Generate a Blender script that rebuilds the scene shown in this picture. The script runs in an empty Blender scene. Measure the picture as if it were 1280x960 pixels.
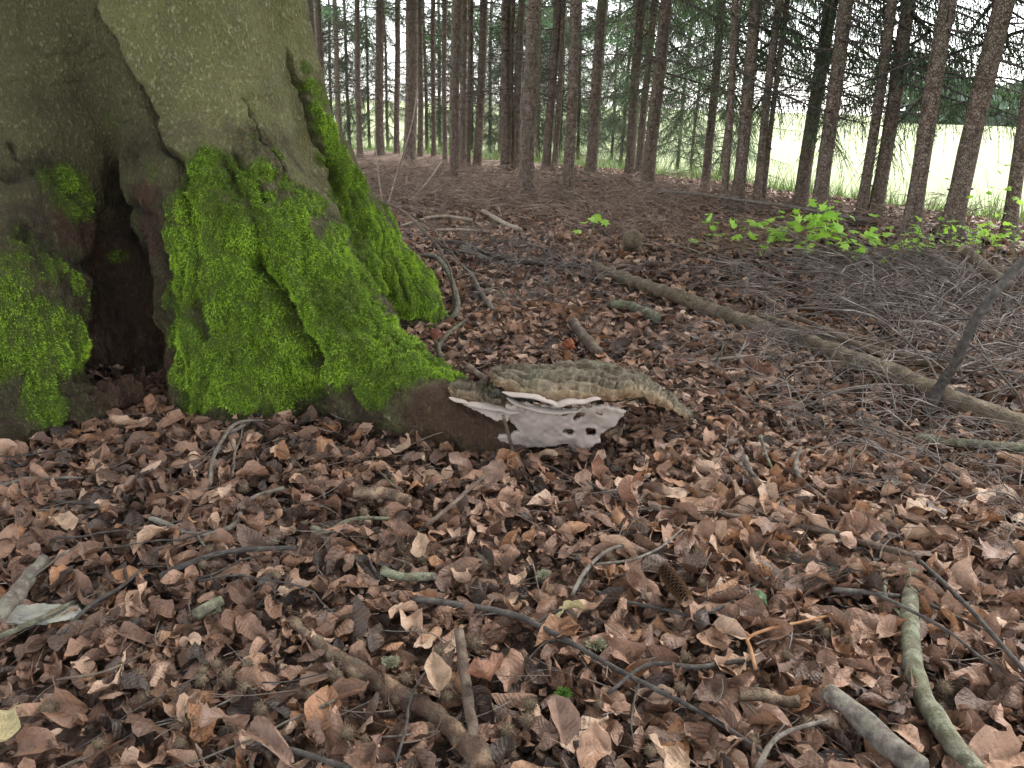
import bpy, math, random
import numpy as np
from mathutils import Matrix, Vector
R = math.radians
random.seed(7); rng = np.random.default_rng(7)
sc = bpy.context.scene
col = sc.collection

# ---------------------------------------------------------------- camera
CAM_H, PITCH, ROLL, FPX = 0.9, R(19.9), R(1.7), 967.0
fwd = np.array([0, math.cos(PITCH), -math.sin(PITCH)])
up0 = np.array([0, math.sin(PITCH), math.cos(PITCH)])
rt0 = np.array([1.0, 0, 0])
rt = math.cos(ROLL) * rt0 + math.sin(ROLL) * up0
up = -math.sin(ROLL) * rt0 + math.cos(ROLL) * up0
CAM = np.array([0, 0, CAM_H])
cd = bpy.data.cameras.new('camera'); cam = bpy.data.objects.new('camera', cd); col.objects.link(cam)
cd.sensor_width = 36; cd.lens = FPX / 1280 * 36; cd.clip_start = 0.02; cd.clip_end = 3000
cam.matrix_world = Matrix(((rt[0], up[0], -fwd[0], 0), (rt[1], up[1], -fwd[1], 0), (rt[2], up[2], -fwd[2], CAM_H), (0, 0, 0, 1)))
sc.camera = cam

# ---------------------------------------------------------------- light
SUN_EL, SUN_AZ = R(50), R(38)          # azimuth clockwise from +Y (beyond the field, to the right)
w = bpy.data.worlds.new('World'); sc.world = w; w.use_nodes = True
nt = w.node_tree; nt.nodes.clear()
sky = nt.nodes.new('ShaderNodeTexSky'); sky.sky_type = 'NISHITA'; sky.sun_disc = False
sky.sun_elevation = SUN_EL; sky.sun_rotation = SUN_AZ; sky.air_density = 1.0; sky.dust_density = 1.0
hs = nt.nodes.new('ShaderNodeHueSaturation'); hs.inputs['Saturation'].default_value = 0.22   # overcast: a whitened sky
bg = nt.nodes.new('ShaderNodeBackground'); bg.inputs['Strength'].default_value = 0.15
wo = nt.nodes.new('ShaderNodeOutputWorld')
nt.links.new(sky.outputs[0], hs.inputs['Color']); nt.links.new(hs.outputs[0], bg.inputs[0]); nt.links.new(bg.outputs[0], wo.inputs[0])
sl = bpy.data.lights.new('sun', 'SUN'); sl.energy = 1.5; sl.angle = R(20); sl.color = (1, 0.96, 0.9)
so = bpy.data.objects.new('sun', sl); col.objects.link(so)
sdir = Vector((math.sin(SUN_AZ) * math.cos(SUN_EL), math.cos(SUN_AZ) * math.cos(SUN_EL), math.sin(SUN_EL)))
so.rotation_euler = sdir.to_track_quat('Z', 'Y').to_euler()
sc.view_settings.view_transform = 'Standard'; sc.view_settings.look = 'None'
sc.view_settings.gamma = 1; sc.view_settings.exposure = 2.4
sc.cycles.max_bounces = 6; sc.cycles.diffuse_bounces = 4; sc.cycles.transparent_max_bounces = 8

# ---------------------------------------------------------------- pixel / ground helpers
def ray(px, py):
    d = fwd + (px - 640) / FPX * rt + (480 - py) / FPX * up
    return d / np.linalg.norm(d)
def G(px, py, z=0.0):                    # where the ray meets the height z
    d = ray(px, py); t = (z - CAM_H) / d[2]
    return CAM + d * t
def atY(px, py, y):                      # where the ray meets the distance y
    d = ray(px, py); return CAM + d * (y / d[1])
def proj(P):
    v = P - CAM; f = v @ fwd
    return 640 + FPX * (v @ rt) / f, 480 - FPX * (v @ up) / f

# ---------------------------------------------------------------- noise
def _h(ix, iy, iz, s):
    n = (ix * 73856093) ^ (iy * 19349663) ^ (iz * 83492791) ^ (s * 2654435)
    n = (n ^ (n >> 13)) * 1274126177 & 0x7fffffff
    return ((n ^ (n >> 16)) & 0xffff) / 65535.0 * 2 - 1
def vnoise(P, f=1.0, s=0):
    Q = np.asarray(P, float) * f
    I = np.floor(Q).astype(np.int64); F = Q - I; F = F * F * (3 - 2 * F)
    out = 0
    for a in (0, 1):
        for b in (0, 1):
            for c in (0, 1):
                wgt = (F[..., 0] if a else 1 - F[..., 0]) * (F[..., 1] if b else 1 - F[..., 1]) * (F[..., 2] if c else 1 - F[..., 2])
                out = out + wgt * _h(I[..., 0] + a, I[..., 1] + b, I[..., 2] + c, s)
    return out
def fbm(P, f=1.0, o=3, s=0):
    r = 0; a = 1.0
    for k in range(o):
        r = r + a * vnoise(P, f * 2 ** k, s + k * 17); a *= 0.5
    return r
def sstep(a, b, x):
    t = np.clip((x - a) / (b - a), 0, 1); return t * t * (3 - 2 * t)

# ---------------------------------------------------------------- mesh helpers
def mesh(name, V, F, smooth=True, attrs=None, uv=None):
    V = np.asarray(V, np.float32); F = np.asarray(F, np.int32)
    me = bpy.data.meshes.new(name); k = F.shape[1]
    me.vertices.add(len(V)); me.vertices.foreach_set('co', V.ravel())
    me.loops.add(F.size); me.loops.foreach_set('vertex_index', F.ravel())
    me.polygons.add(len(F)); me.polygons.foreach_set('loop_start', np.arange(0, F.size, k, dtype=np.int32))
    me.update(calc_edges=True)
    if smooth: me.polygons.foreach_set('use_smooth', np.ones(len(F), bool))
    if attrs:
        for n, a in attrs.items():
            at = me.attributes.new(n, 'FLOAT', 'POINT'); at.data.foreach_set('value', np.asarray(a, np.float32))
    if uv is not None:
        ul = me.uv_layers.new(name='UVMap'); ul.data.foreach_set('uv', np.asarray(uv, np.float32)[F.ravel()].ravel())
    return me
def link(name, data, m=None, parent=None, loc=None):
    o = bpy.data.objects.new(name, data); col.objects.link(o)
    if m is not None and data is not None and not data.materials: data.materials.append(m)
    if parent: o.parent = parent
    if loc is not None: o.location = loc
    return o
def tag(o, label=None, cat=None, group=None, kind=None):
    if label: o['label'] = label
    if cat: o['category'] = cat
    if group: o['group'] = group
    if kind: o['kind'] = kind
    return o
def empty(name, loc=(0, 0, 0)):
    o = bpy.data.objects.new(name, None); o.empty_display_size = 0.1; col.objects.link(o); o.location = loc; return o
def nrm(v): return v / np.maximum(np.linalg.norm(v, axis=-1, keepdims=True), 1e-9)
def tubes(P, Rr, sides=6, cap=True, rough=0.0):
    """N tubes of n points each -> one triangle soup; P (N,n,3), Rr (N,n)"""
    P = np.asarray(P, float); Rr = np.asarray(Rr, float); N, n, _ = P.shape
    T = nrm(np.gradient(P, axis=1))
    mean = nrm(P[:, -1] - P[:, 0]); ref = np.where(np.abs(mean[:, 2:3]) > 0.75, np.array([[1.0, 0.13, 0]]), np.array([[0.05, 0.1, 1.0]]))
    A = nrm(np.cross(T, ref[:, None, :])); B = np.cross(T, A)
    a = np.linspace(0, 2 * np.pi, sides, endpoint=False)
    rad = Rr[:, :, None] * np.ones(sides)
    if rough:
        C = P[:, :, None, :] + (A[:, :, None, :] * np.cos(a)[None, None, :, None] + B[:, :, None, :] * np.sin(a)[None, None, :, None]) * rad[..., None]
        rad = rad * (1 + rough * fbm(C, 0.6 / max(float(Rr.mean()), 1e-3), 3, 5))
    V = P[:, :, None, :] + (A[:, :, None, :] * np.cos(a)[None, None, :, None] + B[:, :, None, :] * np.sin(a)[None, None, :, None]) * rad[..., None]
    V = V.reshape(N, n * sides, 3)
    if cap: V = np.concatenate([V, P[:, :1], P[:, -1:]], axis=1)
    nv = V.shape[1]
    i, j = np.meshgrid(np.arange(n - 1), np.arange(sides), indexing='ij'); i = i.ravel(); j = j.ravel(); j2 = (j + 1) % sides
    a0 = i * sides + j; a1 = i * sides + j2; b0 = a0 + sides; b1 = a1 + sides
    f = np.concatenate([np.stack([a0, b0, a1], 1), np.stack([a1, b0, b1], 1)])
    if cap:
        js = np.arange(sides); j2 = (js + 1) % sides
        f = np.concatenate([f, np.stack([js, j2, np.full(sides, n * sides)], 1), np.stack([(n - 1) * sides + j2, (n - 1) * sides + js, np.full(sides, n * sides + 1)], 1)])
    F = (f[None] + (np.arange(N) * nv)[:, None, None]).reshape(-1, 3)
    L = np.concatenate([np.repeat(np.linspace(0, 1, n), sides), [0, 1] if cap else []])
    return V.reshape(-1, 3), F, np.tile(L, N)
def catmull(pts, n):
    p = np.asarray(pts, float); p = np.vstack([2 * p[0] - p[1], p, 2 * p[-1] - p[-2]])
    m = len(p) - 3; t = np.linspace(0, m - 1e-6, n); k = t.astype(int); u = (t - k)[:, None]
    a, b, c, d = p[k], p[k + 1], p[k + 2], p[k + 3]
    return 0.5 * ((2 * b) + (-a + c) * u + (2 * a - 5 * b + 4 * c - d) * u ** 2 + (-a + 3 * b - 3 * c + d) * u ** 3)
def soup(parts):
    Vs, Fs, o = [], [], 0
    for V, F in parts:
        Vs.append(V); Fs.append(F + o); o += len(V)
    return np.concatenate(Vs), np.concatenate(Fs)

# ---------------------------------------------------------------- node helpers
class NT:
    def __init__(s, name):
        s.m = bpy.data.materials.new(name); s.m.use_nodes = True; s.t = s.m.node_tree
        s.b = s.t.nodes['Principled BSDF']
    def n(s, typ, **kw):
        x = s.t.nodes.new(typ)
        for k, v in kw.items(): setattr(x, k, v)
        return x
    def l(s, a, b): s.t.links.new(a, b)
    def coord(s, which='Object', scale=(1, 1, 1), rot=(0, 0, 0)):
        c = s.n('ShaderNodeTexCoord'); m = s.n('ShaderNodeMapping'); m.inputs['Scale'].default_value = scale; m.inputs['Rotation'].default_value = rot
        s.l(c.outputs[which], m.inputs[0]); return m.outputs[0]
    def noise(s, vec, scale, detail=4, rough=0.55, dist=0.0):
        x = s.n('ShaderNodeTexNoise'); x.inputs['Scale'].default_value = scale; x.inputs['Detail'].default_value = detail
        x.inputs['Roughness'].default_value = rough; x.inputs['Distortion'].default_value = dist
        if vec is not None: s.l(vec, x.inputs['Vector'])
        return x.outputs['Fac']
    def voro(s, vec, scale, feature='F1', rnd=1.0):
        x = s.n('ShaderNodeTexVoronoi'); x.feature = feature; x.inputs['Scale'].default_value = scale; x.inputs['Randomness'].default_value = rnd
        if vec is not None: s.l(vec, x.inputs['Vector'])
        return x.outputs['Distance']
    def ramp(s, fac, stops):
        x = s.n('ShaderNodeValToRGB'); e = x.color_ramp.elements
        while len(e) < len(stops): e.new(0.5)
        for q, (p, c) in zip(e, stops):
            q.position = p; q.color = (c, c, c, 1) if isinstance(c, (int, float)) else (*c, 1)
        s.l(fac, x.inputs[0]); return x.outputs[0]
    def mix(s, fac, a, b, mode='MIX'):
        x = s.n('ShaderNodeMix'); x.data_type = 'RGBA'; x.blend_type = mode
        for v, i in ((fac, 0), (a, 6), (b, 7)):
            if isinstance(v, (int, float)): x.inputs[i].default_value = v if i == 0 else (v, v, v, 1)
            elif isinstance(v, tuple): x.inputs[i].default_value = (*v, 1)
            else: s.l(v, x.inputs[i])
        return x.outputs[2]
    def math(s, op, a, b=0.0, clamp=False):
        x = s.n('ShaderNodeMath'); x.operation = op; x.use_clamp = clamp
        for v, i in ((a, 0), (b, 1)):
            if isinstance(v, (int, float)): x.inputs[i].default_value = v
            else: s.l(v, x.inputs[i])
        return x.outputs[0]
    def attr(s, name): x = s.n('ShaderNodeAttribute'); x.attribute_name = name; return x.outputs['Fac']
    def objrand(s): return s.n('ShaderNodeObjectInfo').outputs['Random']
    def bump(s, h, dist=0.01, strength=1.0, prev=None):
        x = s.n('ShaderNodeBump'); x.inputs['Distance'].default_value = dist; x.inputs['Strength'].default_value = strength
        s.l(h, x.inputs['Height'])
        if prev is not None: s.l(prev, x.inputs['Normal'])
        return x.outputs[0]
    def done(s, colr=None, rough=0.8, normal=None, spec=0.3):
        if colr is not None:
            if isinstance(colr, tuple): s.b.inputs['Base Color'].default_value = (*colr, 1)
            else: s.l(colr, s.b.inputs['Base Color'])
        if isinstance(rough, (int, float)): s.b.inputs['Roughness'].default_value = rough
        else: s.l(rough, s.b.inputs['Roughness'])
        s.b.inputs['Specular IOR Level'].default_value = spec
        if normal is not None: s.l(normal, s.b.inputs['Normal'])
        return s.m
# ================================================================ THE BEECH (signed distance field -> surface nets)
def seg_sdf(P, A, B, ra, rb):
    A = np.asarray(A, float); B = np.asarray(B, float); ab = B - A
    t = np.clip(((P - A) @ ab) / (ab @ ab), 0, 1)
    return np.linalg.norm(P - A - t[..., None] * ab, axis=-1) - (ra + (rb - ra) * t)
def smin(a, b, k):
    h = np.clip(0.5 + 0.5 * (b - a) / k, 0, 1); return b + (a - b) * h - k * h * (1 - h)
def smax(a, b, k): return -smin(-a, -b, k)
BEECH_SEGS = []                                  # (A, B, ra, rb, k)
def chain(pts, rads, k):
    for i in range(len(pts) - 1): BEECH_SEGS.append((pts[i], pts[i + 1], rads[i], rads[i + 1], k))
chain([(-1.40, 3.05, -0.3), (-1.42, 3.05, 0.9), (-1.52, 3.05, 4.2)], [0.60, 0.54, 0.47], 0.1)
# right-hand column running down into the root that carries the bracket fungus
chain([(-1.30, 2.80, 3.6), (-1.16, 2.74, 1.5), (-1.03, 2.66, 0.85), (-0.77, 2.46, 0.46), (-0.60, 2.36, 0.21), (-0.40, 2.24, 0.04), (-0.13, 2.08, -0.02)], [0.22, 0.26, 0.23, 0.185, 0.165, 0.155, 0.14], 0.13)
# far right column and the root behind
chain([(-1.15, 3.05, 3.6), (-1.00, 3.02, 1.5), (-0.93, 3.02, 0.85), (-0.72, 3.08, 0.42), (-0.50, 3.17, 0.11), (-0.33, 3.22, -0.10)], [0.16, 0.20, 0.19, 0.18, 0.15, 0.10], 0.09)
chain([(-0.86, 2.86, 0.62), (-0.66, 2.84, 0.32), (-0.48, 2.82, 0.02)], [0.12, 0.11, 0.08], 0.07)
# front root, between the hollow and the fungus root
chain([(-1.16, 2.66, 0.95), (-1.02, 2.48, 0.62), (-0.90, 2.38, 0.32), (-0.84, 2.26, -0.02)], [0.13, 0.17, 0.19, 0.21], 0.07)
chain([(-0.98, 2.46, 0.50), (-0.81, 2.31, 0.22), (-0.70, 2.19, -0.02)], [0.07, 0.10, 0.09], 0.06)
# left root
chain([(-1.58, 2.70, 1.3), (-1.55, 2.50, 0.75), (-1.50, 2.20, 0.38), (-1.43, 1.99, -0.02)], [0.22, 0.22, 0.20, 0.21], 0.12)
chain([(-1.15, 2.16, 0.06), (-1.32, 1.86, 0.03), (-1.54, 1.74, -0.01)], [0.05, 0.055, 0.05], 0.03)
chain([(-1.80, 2.9, 1.0), (-2.10, 2.6, 0.3), (-2.4, 2.4, -0.05)], [0.24, 0.2, 0.14], 0.12)
chain([(-1.7, 3.4, 0.9), (-2.1, 3.9, 0.25), (-2.4, 4.2, -0.08)], [0.24, 0.19, 0.12], 0.12)
chain([(-1.1, 3.5, 0.9), (-0.8, 3.9, 0.25), (-0.6, 4.3, -0.08)], [0.22, 0.17, 0.10], 0.12)
# small knuckles low on the fungus root
chain([(-0.30, 2.12, 0.10), (-0.05, 1.98, 0.02)], [0.10, 0.09], 0.06)
CARVE = [((-1.18, 2.22, -0.1), (-1.19, 2.28, 0.30), 0.088, 0.052, 0.05), ((-1.20, 2.37, 0.34), (-1.25, 2.43, 0.56), 0.060, 0.012, 0.04)]
def beech_sdf(P):
    d = None
    for A, B, ra, rb, k in BEECH_SEGS:
        s = seg_sdf(P, A, B, ra, rb)
        d = s if d is None else smin(d, s, k)
    for A, B, ra, rb, k in CARVE:
        d = smax(d, -seg_sdf(P, A, B, ra, rb), k)
    return d
def surface_nets(f, lo, hi, h):
    ax = [np.arange(a, b, h) for a, b in zip(lo, hi)]
    X = np.stack(np.meshgrid(*ax, indexing='ij'), -1); D = f(X.reshape(-1, 3)).reshape(X.shape[:3])
    S = D < 0
    C = [(a, b, c) for a in (0, 1) for b in (0, 1) for c in (0, 1)]
    n = np.array(D.shape) - 1
    cs = sum(S[a:a + n[0], b:b + n[1], c:c + n[2]].astype(int) for a, b, c in C)
    act = (cs > 0) & (cs < 8); idx = np.argwhere(act)
    pos = np.zeros((len(idx), 3)); cnt = np.zeros(len(idx))
    for u in range(8):
        for v in range(u + 1, 8):
            cu, cv = np.array(C[u]), np.array(C[v])
            if np.abs(cu - cv).sum() != 1: continue
            du = D[tuple((idx + cu).T)]; dv = D[tuple((idx + cv).T)]
            x = (du < 0) != (dv < 0); t = np.where(x, du / np.where(x, du - dv, 1), 0)
            pos += np.where(x[:, None], (cu + t[:, None] * (cv - cu)), 0); cnt += x
    V = (idx + pos / cnt[:, None]) * h + np.array(lo)
    ids = -np.ones(act.shape, int); ids[tuple(idx.T)] = np.arange(len(idx))
    Q = []
    for a in range(3):
        b, c = (a + 1) % 3, (a + 2) % 3
        s0 = [slice(1, -1)] * 3; s0[a] = slice(0, -1); s1 = list(s0); s1[a] = slice(1, None)
        A0, A1 = S[tuple(s0)], S[tuple(s1)]
        off = np.ones(3, int); off[a] = 0
        for flip, M in ((0, A0 & ~A1), (1, ~A0 & A1)):
            e = np.argwhere(M) + off
            def g(db, dc):
                q = e.copy(); q[:, b] -= db; q[:, c] -= dc; return ids[tuple(q.T)]
            q = np.stack([g(1, 1), g(0, 1), g(0, 0), g(1, 0)], 1)
            Q.append(q[:, ::-1] if flip else q)
    return V, np.concatenate(Q)
V, Q = surface_nets(beech_sdf, (-2.75, 1.7, -0.22), (0.2, 4.5, 1.75), 0.040)
import time as _t; _t0 = _t.time()
def TT(x): pass
def subdiv(V, Q, lev):
    me = mesh('tmp', V, Q); ob = link('tmp', me)
    md = ob.modifiers.new('s', 'SUBSURF'); md.levels = lev
    e = ob.evaluated_get(bpy.context.evaluated_depsgraph_get()); ev = e.to_mesh()
    n = len(ev.vertices); v = np.empty(n * 3); ev.vertices.foreach_get('co', v)
    nn = np.empty(n * 3); ev.vertex_normals.foreach_get('vector', nn)
    f = np.empty(len(ev.loops), np.int32); ev.loops.foreach_get('vertex_index', f)
    e.to_mesh_clear(); bpy.data.objects.remove(ob); bpy.data.meshes.remove(me)
    return v.reshape(-1, 3), f.reshape(-1, 4), nn.reshape(-1, 3)
cen = V[Q].mean(1); fn = nrm(np.cross(V[Q[:, 2]] - V[Q[:, 0]], V[Q[:, 3]] - V[Q[:, 1]]))
keep = cen[:, 2] > -0.12
facing = np.einsum('ij,ij->i', nrm(CAM - cen), fn) > -0.25
fine_q = keep & facing & (cen[:, 1] < 3.5) & (cen[:, 0] > -1.9) & (cen[:, 2] < 1.45)
V1, F1, N1 = subdiv(V, Q[fine_q], 3); V2, F2, N2 = subdiv(V, Q[keep & ~fine_q], 1)
V = np.concatenate([V1, V2]); F = np.concatenate([F1, F2 + len(V1)]); Nn = np.concatenate([N1, N2]); nv = len(V)
used = np.zeros(nv, bool); used[F.ravel()] = True; remap = np.cumsum(used) - 1
V = V[used]; Nn = Nn[used]; F = remap[F]; nv = len(V); TT('start')
def grad(f, P, e=0.004):
    return nrm(np.stack([f(P + np.eye(3)[i] * e) - f(P - np.eye(3)[i] * e) for i in range(3)], -1))
near = (V[:, 1] < 3.25) & (V[:, 2] < 2.0)
for _ in range(3): V = V - Nn * beech_sdf(V)[:, None]
TT('newton')
def march(px, py, f=beech_sdf):
    d = ray(px, py); t = 1.2
    for _ in range(60):
        s = float(f((CAM + d * t)[None])[0]); t += s * 0.8
        if s < 0.001 or t > 6: break
    return CAM + d * t
def polyline3(pix): return np.array([march(*p) for p in pix])
def dist_poly(P, L):                              # distance to polyline, parameter 0..1, signed side by cross product with the normal
    box = np.all((P > L.min(0) - 0.3) & (P < L.max(0) + 0.3), axis=1)
    rb, rp, rs = np.full(len(P), 9.9), np.zeros(len(P)), np.zeros(len(P)); P = P[box]; NL = Nn[box]
    best = np.full(len(P), 9.9); par = np.zeros(len(P)); side = np.zeros(len(P)); m = len(L) - 1
    for i in range(m):
        a, b = L[i], L[i + 1]; ab = b - a
        t = np.clip((P - a) @ ab / (ab @ ab + 1e-9), 0, 1); q = P - a - t[:, None] * ab; qn = np.einsum('ij,ij->i', q, NL); d = np.linalg.norm(q - NL * (qn * (np.abs(qn) < 0.06))[:, None], axis=1)
        u = d < best; sd = np.einsum('ij,ij->i', np.cross(np.broadcast_to(ab / np.linalg.norm(ab), q.shape), q), NL)
        best[u] = d[u]; par[u] = (i + t[u]) / m; side[u] = sd[u]
    rb[box] = best; rp[box] = par; rs[box] = side
    return rb, rp, rs
V = V + Nn * ((0.014 * vnoise(V * np.array([1, 1, .16]) + V[:, 2:3] * np.array([-.12, 0, 0]), 9, 15) + 0.006 * vnoise(V * np.array([1, 1, .14]), 22, 16)) * sstep(.1, .5, V[:, 2]))[:, None]
jit = 0.012 * np.stack([vnoise(V, 40, 1), vnoise(V, 40, 2), vnoise(V, 40, 3)], -1) + 0.02 * np.stack([vnoise(V, 9, 4), vnoise(V, 9, 5), vnoise(V, 9, 6)], -1)
jit = V + jit - Nn * np.einsum('ij,ij->i', jit, Nn)[:, None]; TT('jit')
disp = np.zeros(nv); cavity = np.zeros(nv)
# grooves: pixels, width, depth, step (+ raises the right-hand bank)
GROOVES = [
 ([(128, 0), (143, 30), (168, 62), (186, 110), (200, 150), (212, 180), (232, 205), (234, 250), (232, 300)], 0.014, 0.045, 0.035),
 ([(290, 185), (312, 225), (335, 260)], 0.012, 0.030, 0.0),
 ([(300, 120), (325, 165), (350, 205), (372, 250)], 0.010, 0.028, -0.018),
 ([(362, 62), (376, 110), (394, 170), (410, 205), (432, 245)], 0.008, 0.035, 0.012),
 ([(410, 205), (440, 280), (470, 330), (490, 385)], 0.022, 0.035, 0.0),
 ([(318, 300), (345, 360), (378, 420), (392, 460), (402, 512)], 0.026, 0.095, 0.0), ([(375, 410), (392, 460), (402, 515)], 0.035, 0.05, 0.0),
 ([(275, 190), (300, 250), (330, 310)], 0.014, 0.024, 0.0),
 ([(130, 165), (150, 210), (160, 260), (175, 310), (195, 350)], 0.030, 0.060, 0.001), ([(152, 240), (185, 270), (200, 300), (205, 350)], 0.020, 0.03, 0.0),
 ([(205, 330), (215, 400), (225, 470), (232, 520)], 0.020, 0.025, 0.0),
 ([(0, 70), (60, 62), (120, 50)], 0.006, 0.009, 0.0), ([(100, 76), (160, 73)], 0.005, 0.007, 0.0),
 ([(0, 112), (60, 108), (110, 100)], 0.005, 0.006, 0.0),
 ([(140, 130), (170, 128), (195, 140)], 0.005, 0.008, 0.0), ([(138, 150), (175, 160), (205, 178)], 0.005, 0.008, 0.0),
 ([(385, 230), (410, 270), (450, 330), (500, 385)], 0.014, 0.020, 0.0),
 ([(500, 320), (515, 345), (535, 375)], 0.012, 0.018, 0.0),
 ([(460, 270), (490, 330), (505, 385)], 0.012, 0.022, 0.0),
 ([(435, 225), (452, 290), (470, 380)], 0.012, 0.020, 0.0),
 ([(225, 215), (245, 300), (250, 380), (262, 450)], 0.016, 0.018, 0.0),
 ([(0, 230), (40, 205), (75, 235), (100, 260)], 0.02, 0.03, 0.0),
 ([(10, 170), (20, 200), (40, 215)], 0.01, 0.02, 0.0),
 ([(20, 290), (60, 310), (100, 330), (135, 340)], 0.02, 0.026, 0.0)]
for pix, wd, dp, st in GROOVES:
    L = polyline3(pix)
    d, par, side = dist_poly(jit, L)
    d2 = d
    fade = sstep(0, 0.7 if pix[0] == (130, 165) else 0.12, par) * sstep(0, 0.12, 1 - par) * 0.92 + 0.08
    if st: d2 = np.where(side * np.sign(st) > 0, d * 2.5, d * 0.75)
    if pix[0] == (128, 0): crack_side, crack_d = side.copy(), d.copy()
    g = np.exp(-(d2 / wd) ** 2) * fade * (0.75 + 0.5 * vnoise(V, 20, 9))
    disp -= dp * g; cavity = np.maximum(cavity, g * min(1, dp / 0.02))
    if st: disp += st * sstep(-0.002, 0.006, side) * np.exp(-(d / 0.12) ** 2) * fade
TT('grooves')
# moss: centres on the bark (pixels) and radius in metres
MOSS = [(90, 245, .10, .75), (70, 235, .07, .7), (100, 350, .05, .7), (60, 330, .08, .65), (20, 340, .08, .6), (60, 420, .14, .85), (20, 450, .16, .85), (95, 430, .10, .8), (60, 510, .07, .8), (40, 480, .08, .8), (0, 400, .12, .8),
        (250, 265, .10, .9), (270, 220, .09, .9), (300, 230, .07, .95), (330, 215, .05, .8), (290, 300, .13, 1), (340, 300, .14, 1), (380, 340, .15, 1), (260, 350, .09, .85), (300, 380, .14, 1), (340, 430, .15, 1), (300, 450, .14, 1),
        (360, 480, .10, 1), (300, 490, .10, .95), (270, 430, .07, .8), (420, 390, .15, 1), (470, 430, .16, 1), (430, 440, .13, 1), (510, 450, .12, 1), (470, 480, .08, .95), (545, 462, .06, .9), (560, 468, .05, 1), (545, 458, .06, 1), (500, 430, .12, 1), (480, 415, .12, 1), (520, 445, .09, 1), (450, 385, .12, 1), (570, 470, .035, .9), (450, 380, .09, 1), (230, 330, .08, .9), (225, 400, .06, .8), (235, 460, .09, .95), (228, 300, .07, .95), (222, 370, .08, .9), (232, 425, .08, .95), (245, 505, .08, .95), (240, 350, .08, 1), (255, 500, .08, .9), (330, 510, .07, 1), (380, 505, .06, .9), (225, 260, .06, .8),
        (390, 250, .07, .9), (420, 300, .07, .9), (440, 330, .09, 1), (455, 350, .08, 1), (440, 235, .10, 1), (460, 280, .13, 1), (490, 320, .14, 1), (520, 345, .13, 1), (545, 362, .10, 1), (530, 375, .09, 1), (510, 380, .09, 1), (555, 375, .07, 1), (425, 260, .08, .9), (445, 300, .08, .95), (470, 340, .10, 1), (480, 360, .10, 1), (395, 120, .05, .9), (410, 170, .06, .95), (425, 200, .07, .95),
        (385, 110, .04, .9), (392, 135, .04, .9), (400, 155, .045, .95), (415, 185, .05, .95), (378, 85, .03, .7), (360, 230, .04, .75), (365, 270, .07, .95), (330, 250, .05, .9), (250, 230, .06, .8), (150, 320, .03, .5), (30, 300, .05, .6), (110, 380, .06, .8), (400, 200, .03, .7), (215, 420, .05, .45), (190, 215, .045, .55), (215, 290, .05, .55), (225, 340, .06, .6), (350, 190, .03, .6), (315, 175, .02, .5), (140, 150, .04, .35)]
moss = np.zeros(nv)
for px, py, r_, a_ in MOSS:
    c = march(px, py); d = np.linalg.norm(V - c, axis=1)
    moss = np.maximum(moss, a_ * (1 - sstep(0.55 * r_, 1.25 * r_, d)))
TT('moss')
# the sides the photograph does not show carry the same moss low down
hid = sstep(2.9, 3.2, V[:, 1]); moss = np.maximum(moss, hid * (1 - sstep(0.25, 0.7, V[:, 2])) * 0.9)
VS = V * np.array([1, 1, 0.5]); edge = fbm(VS, 11, 2, 31); fine = fbm(VS, 50, 3, 37)
ground_clear = sstep(-0.01, 0.07, V[:, 2] + 0.03 * edge - 0.14 * (V[:, 0] < -1.3))
# under-hangs near the fungus stay bare
bare = 1 - sstep(0.05, 0.30, -Nn[:, 2]) * 0.9
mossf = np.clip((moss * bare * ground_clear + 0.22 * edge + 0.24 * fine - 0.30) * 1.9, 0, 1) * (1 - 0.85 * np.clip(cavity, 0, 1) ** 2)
moss_soft = np.clip(moss + 0.1 * edge, 0, 1)
disp += mossf * (0.006 + 0.022 * fbm(V * np.array([1, 1, .3]), 32, 3, 41)) + 0.006 * fbm(V, 8, 3, 43)
disp += 0.004 * (1 - mossf) * np.abs(fbm(V * np.array([1, 1, .45]), 60, 2, 47))
low = 1 - sstep(0.15, 0.8, V[:, 2])
disp += 0.010 * fbm(V * np.array([1, 1, .6]), 26, 3, 51) * low * (1 - mossf)
V = V + Nn * disp[:, None]
hol = np.exp(-(((V[:, 0] + 1.2) / .17) ** 2)) * (V[:, 1] < 2.75) * sstep(.75, .35, V[:, 2]); V = V + Nn * (hol * (1 - mossf) * (0.016 * fbm(V * np.array([1, 1, .22]), 45, 3, 95) + 0.012 * fbm(V, 25, 2, 96)))[:, None]
rz = np.zeros(nv)
for px, py, r_ in [(325, 180, .08), (345, 215, .07), (150, 240, .10), (190, 270, .11), (60, 215, .08), (110, 300, .12), (150, 310, .10), (425, 225, .05), (455, 300, .06), (35, 300, .08), (170, 190, .07), (185, 330, .10)]:
    c = march(px, py); rz = np.maximum(rz, 1 - sstep(0.4 * r_, 1.3 * r_, np.linalg.norm(V - c, axis=1)))
V = V + Nn * (rz * (1 - 0.6 * mossf) * (0.016 * (0.5 - np.abs(fbm(V * np.array([1, 1, .55]), 34, 3, 97)))))[:, None]; TT('disp')
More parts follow.
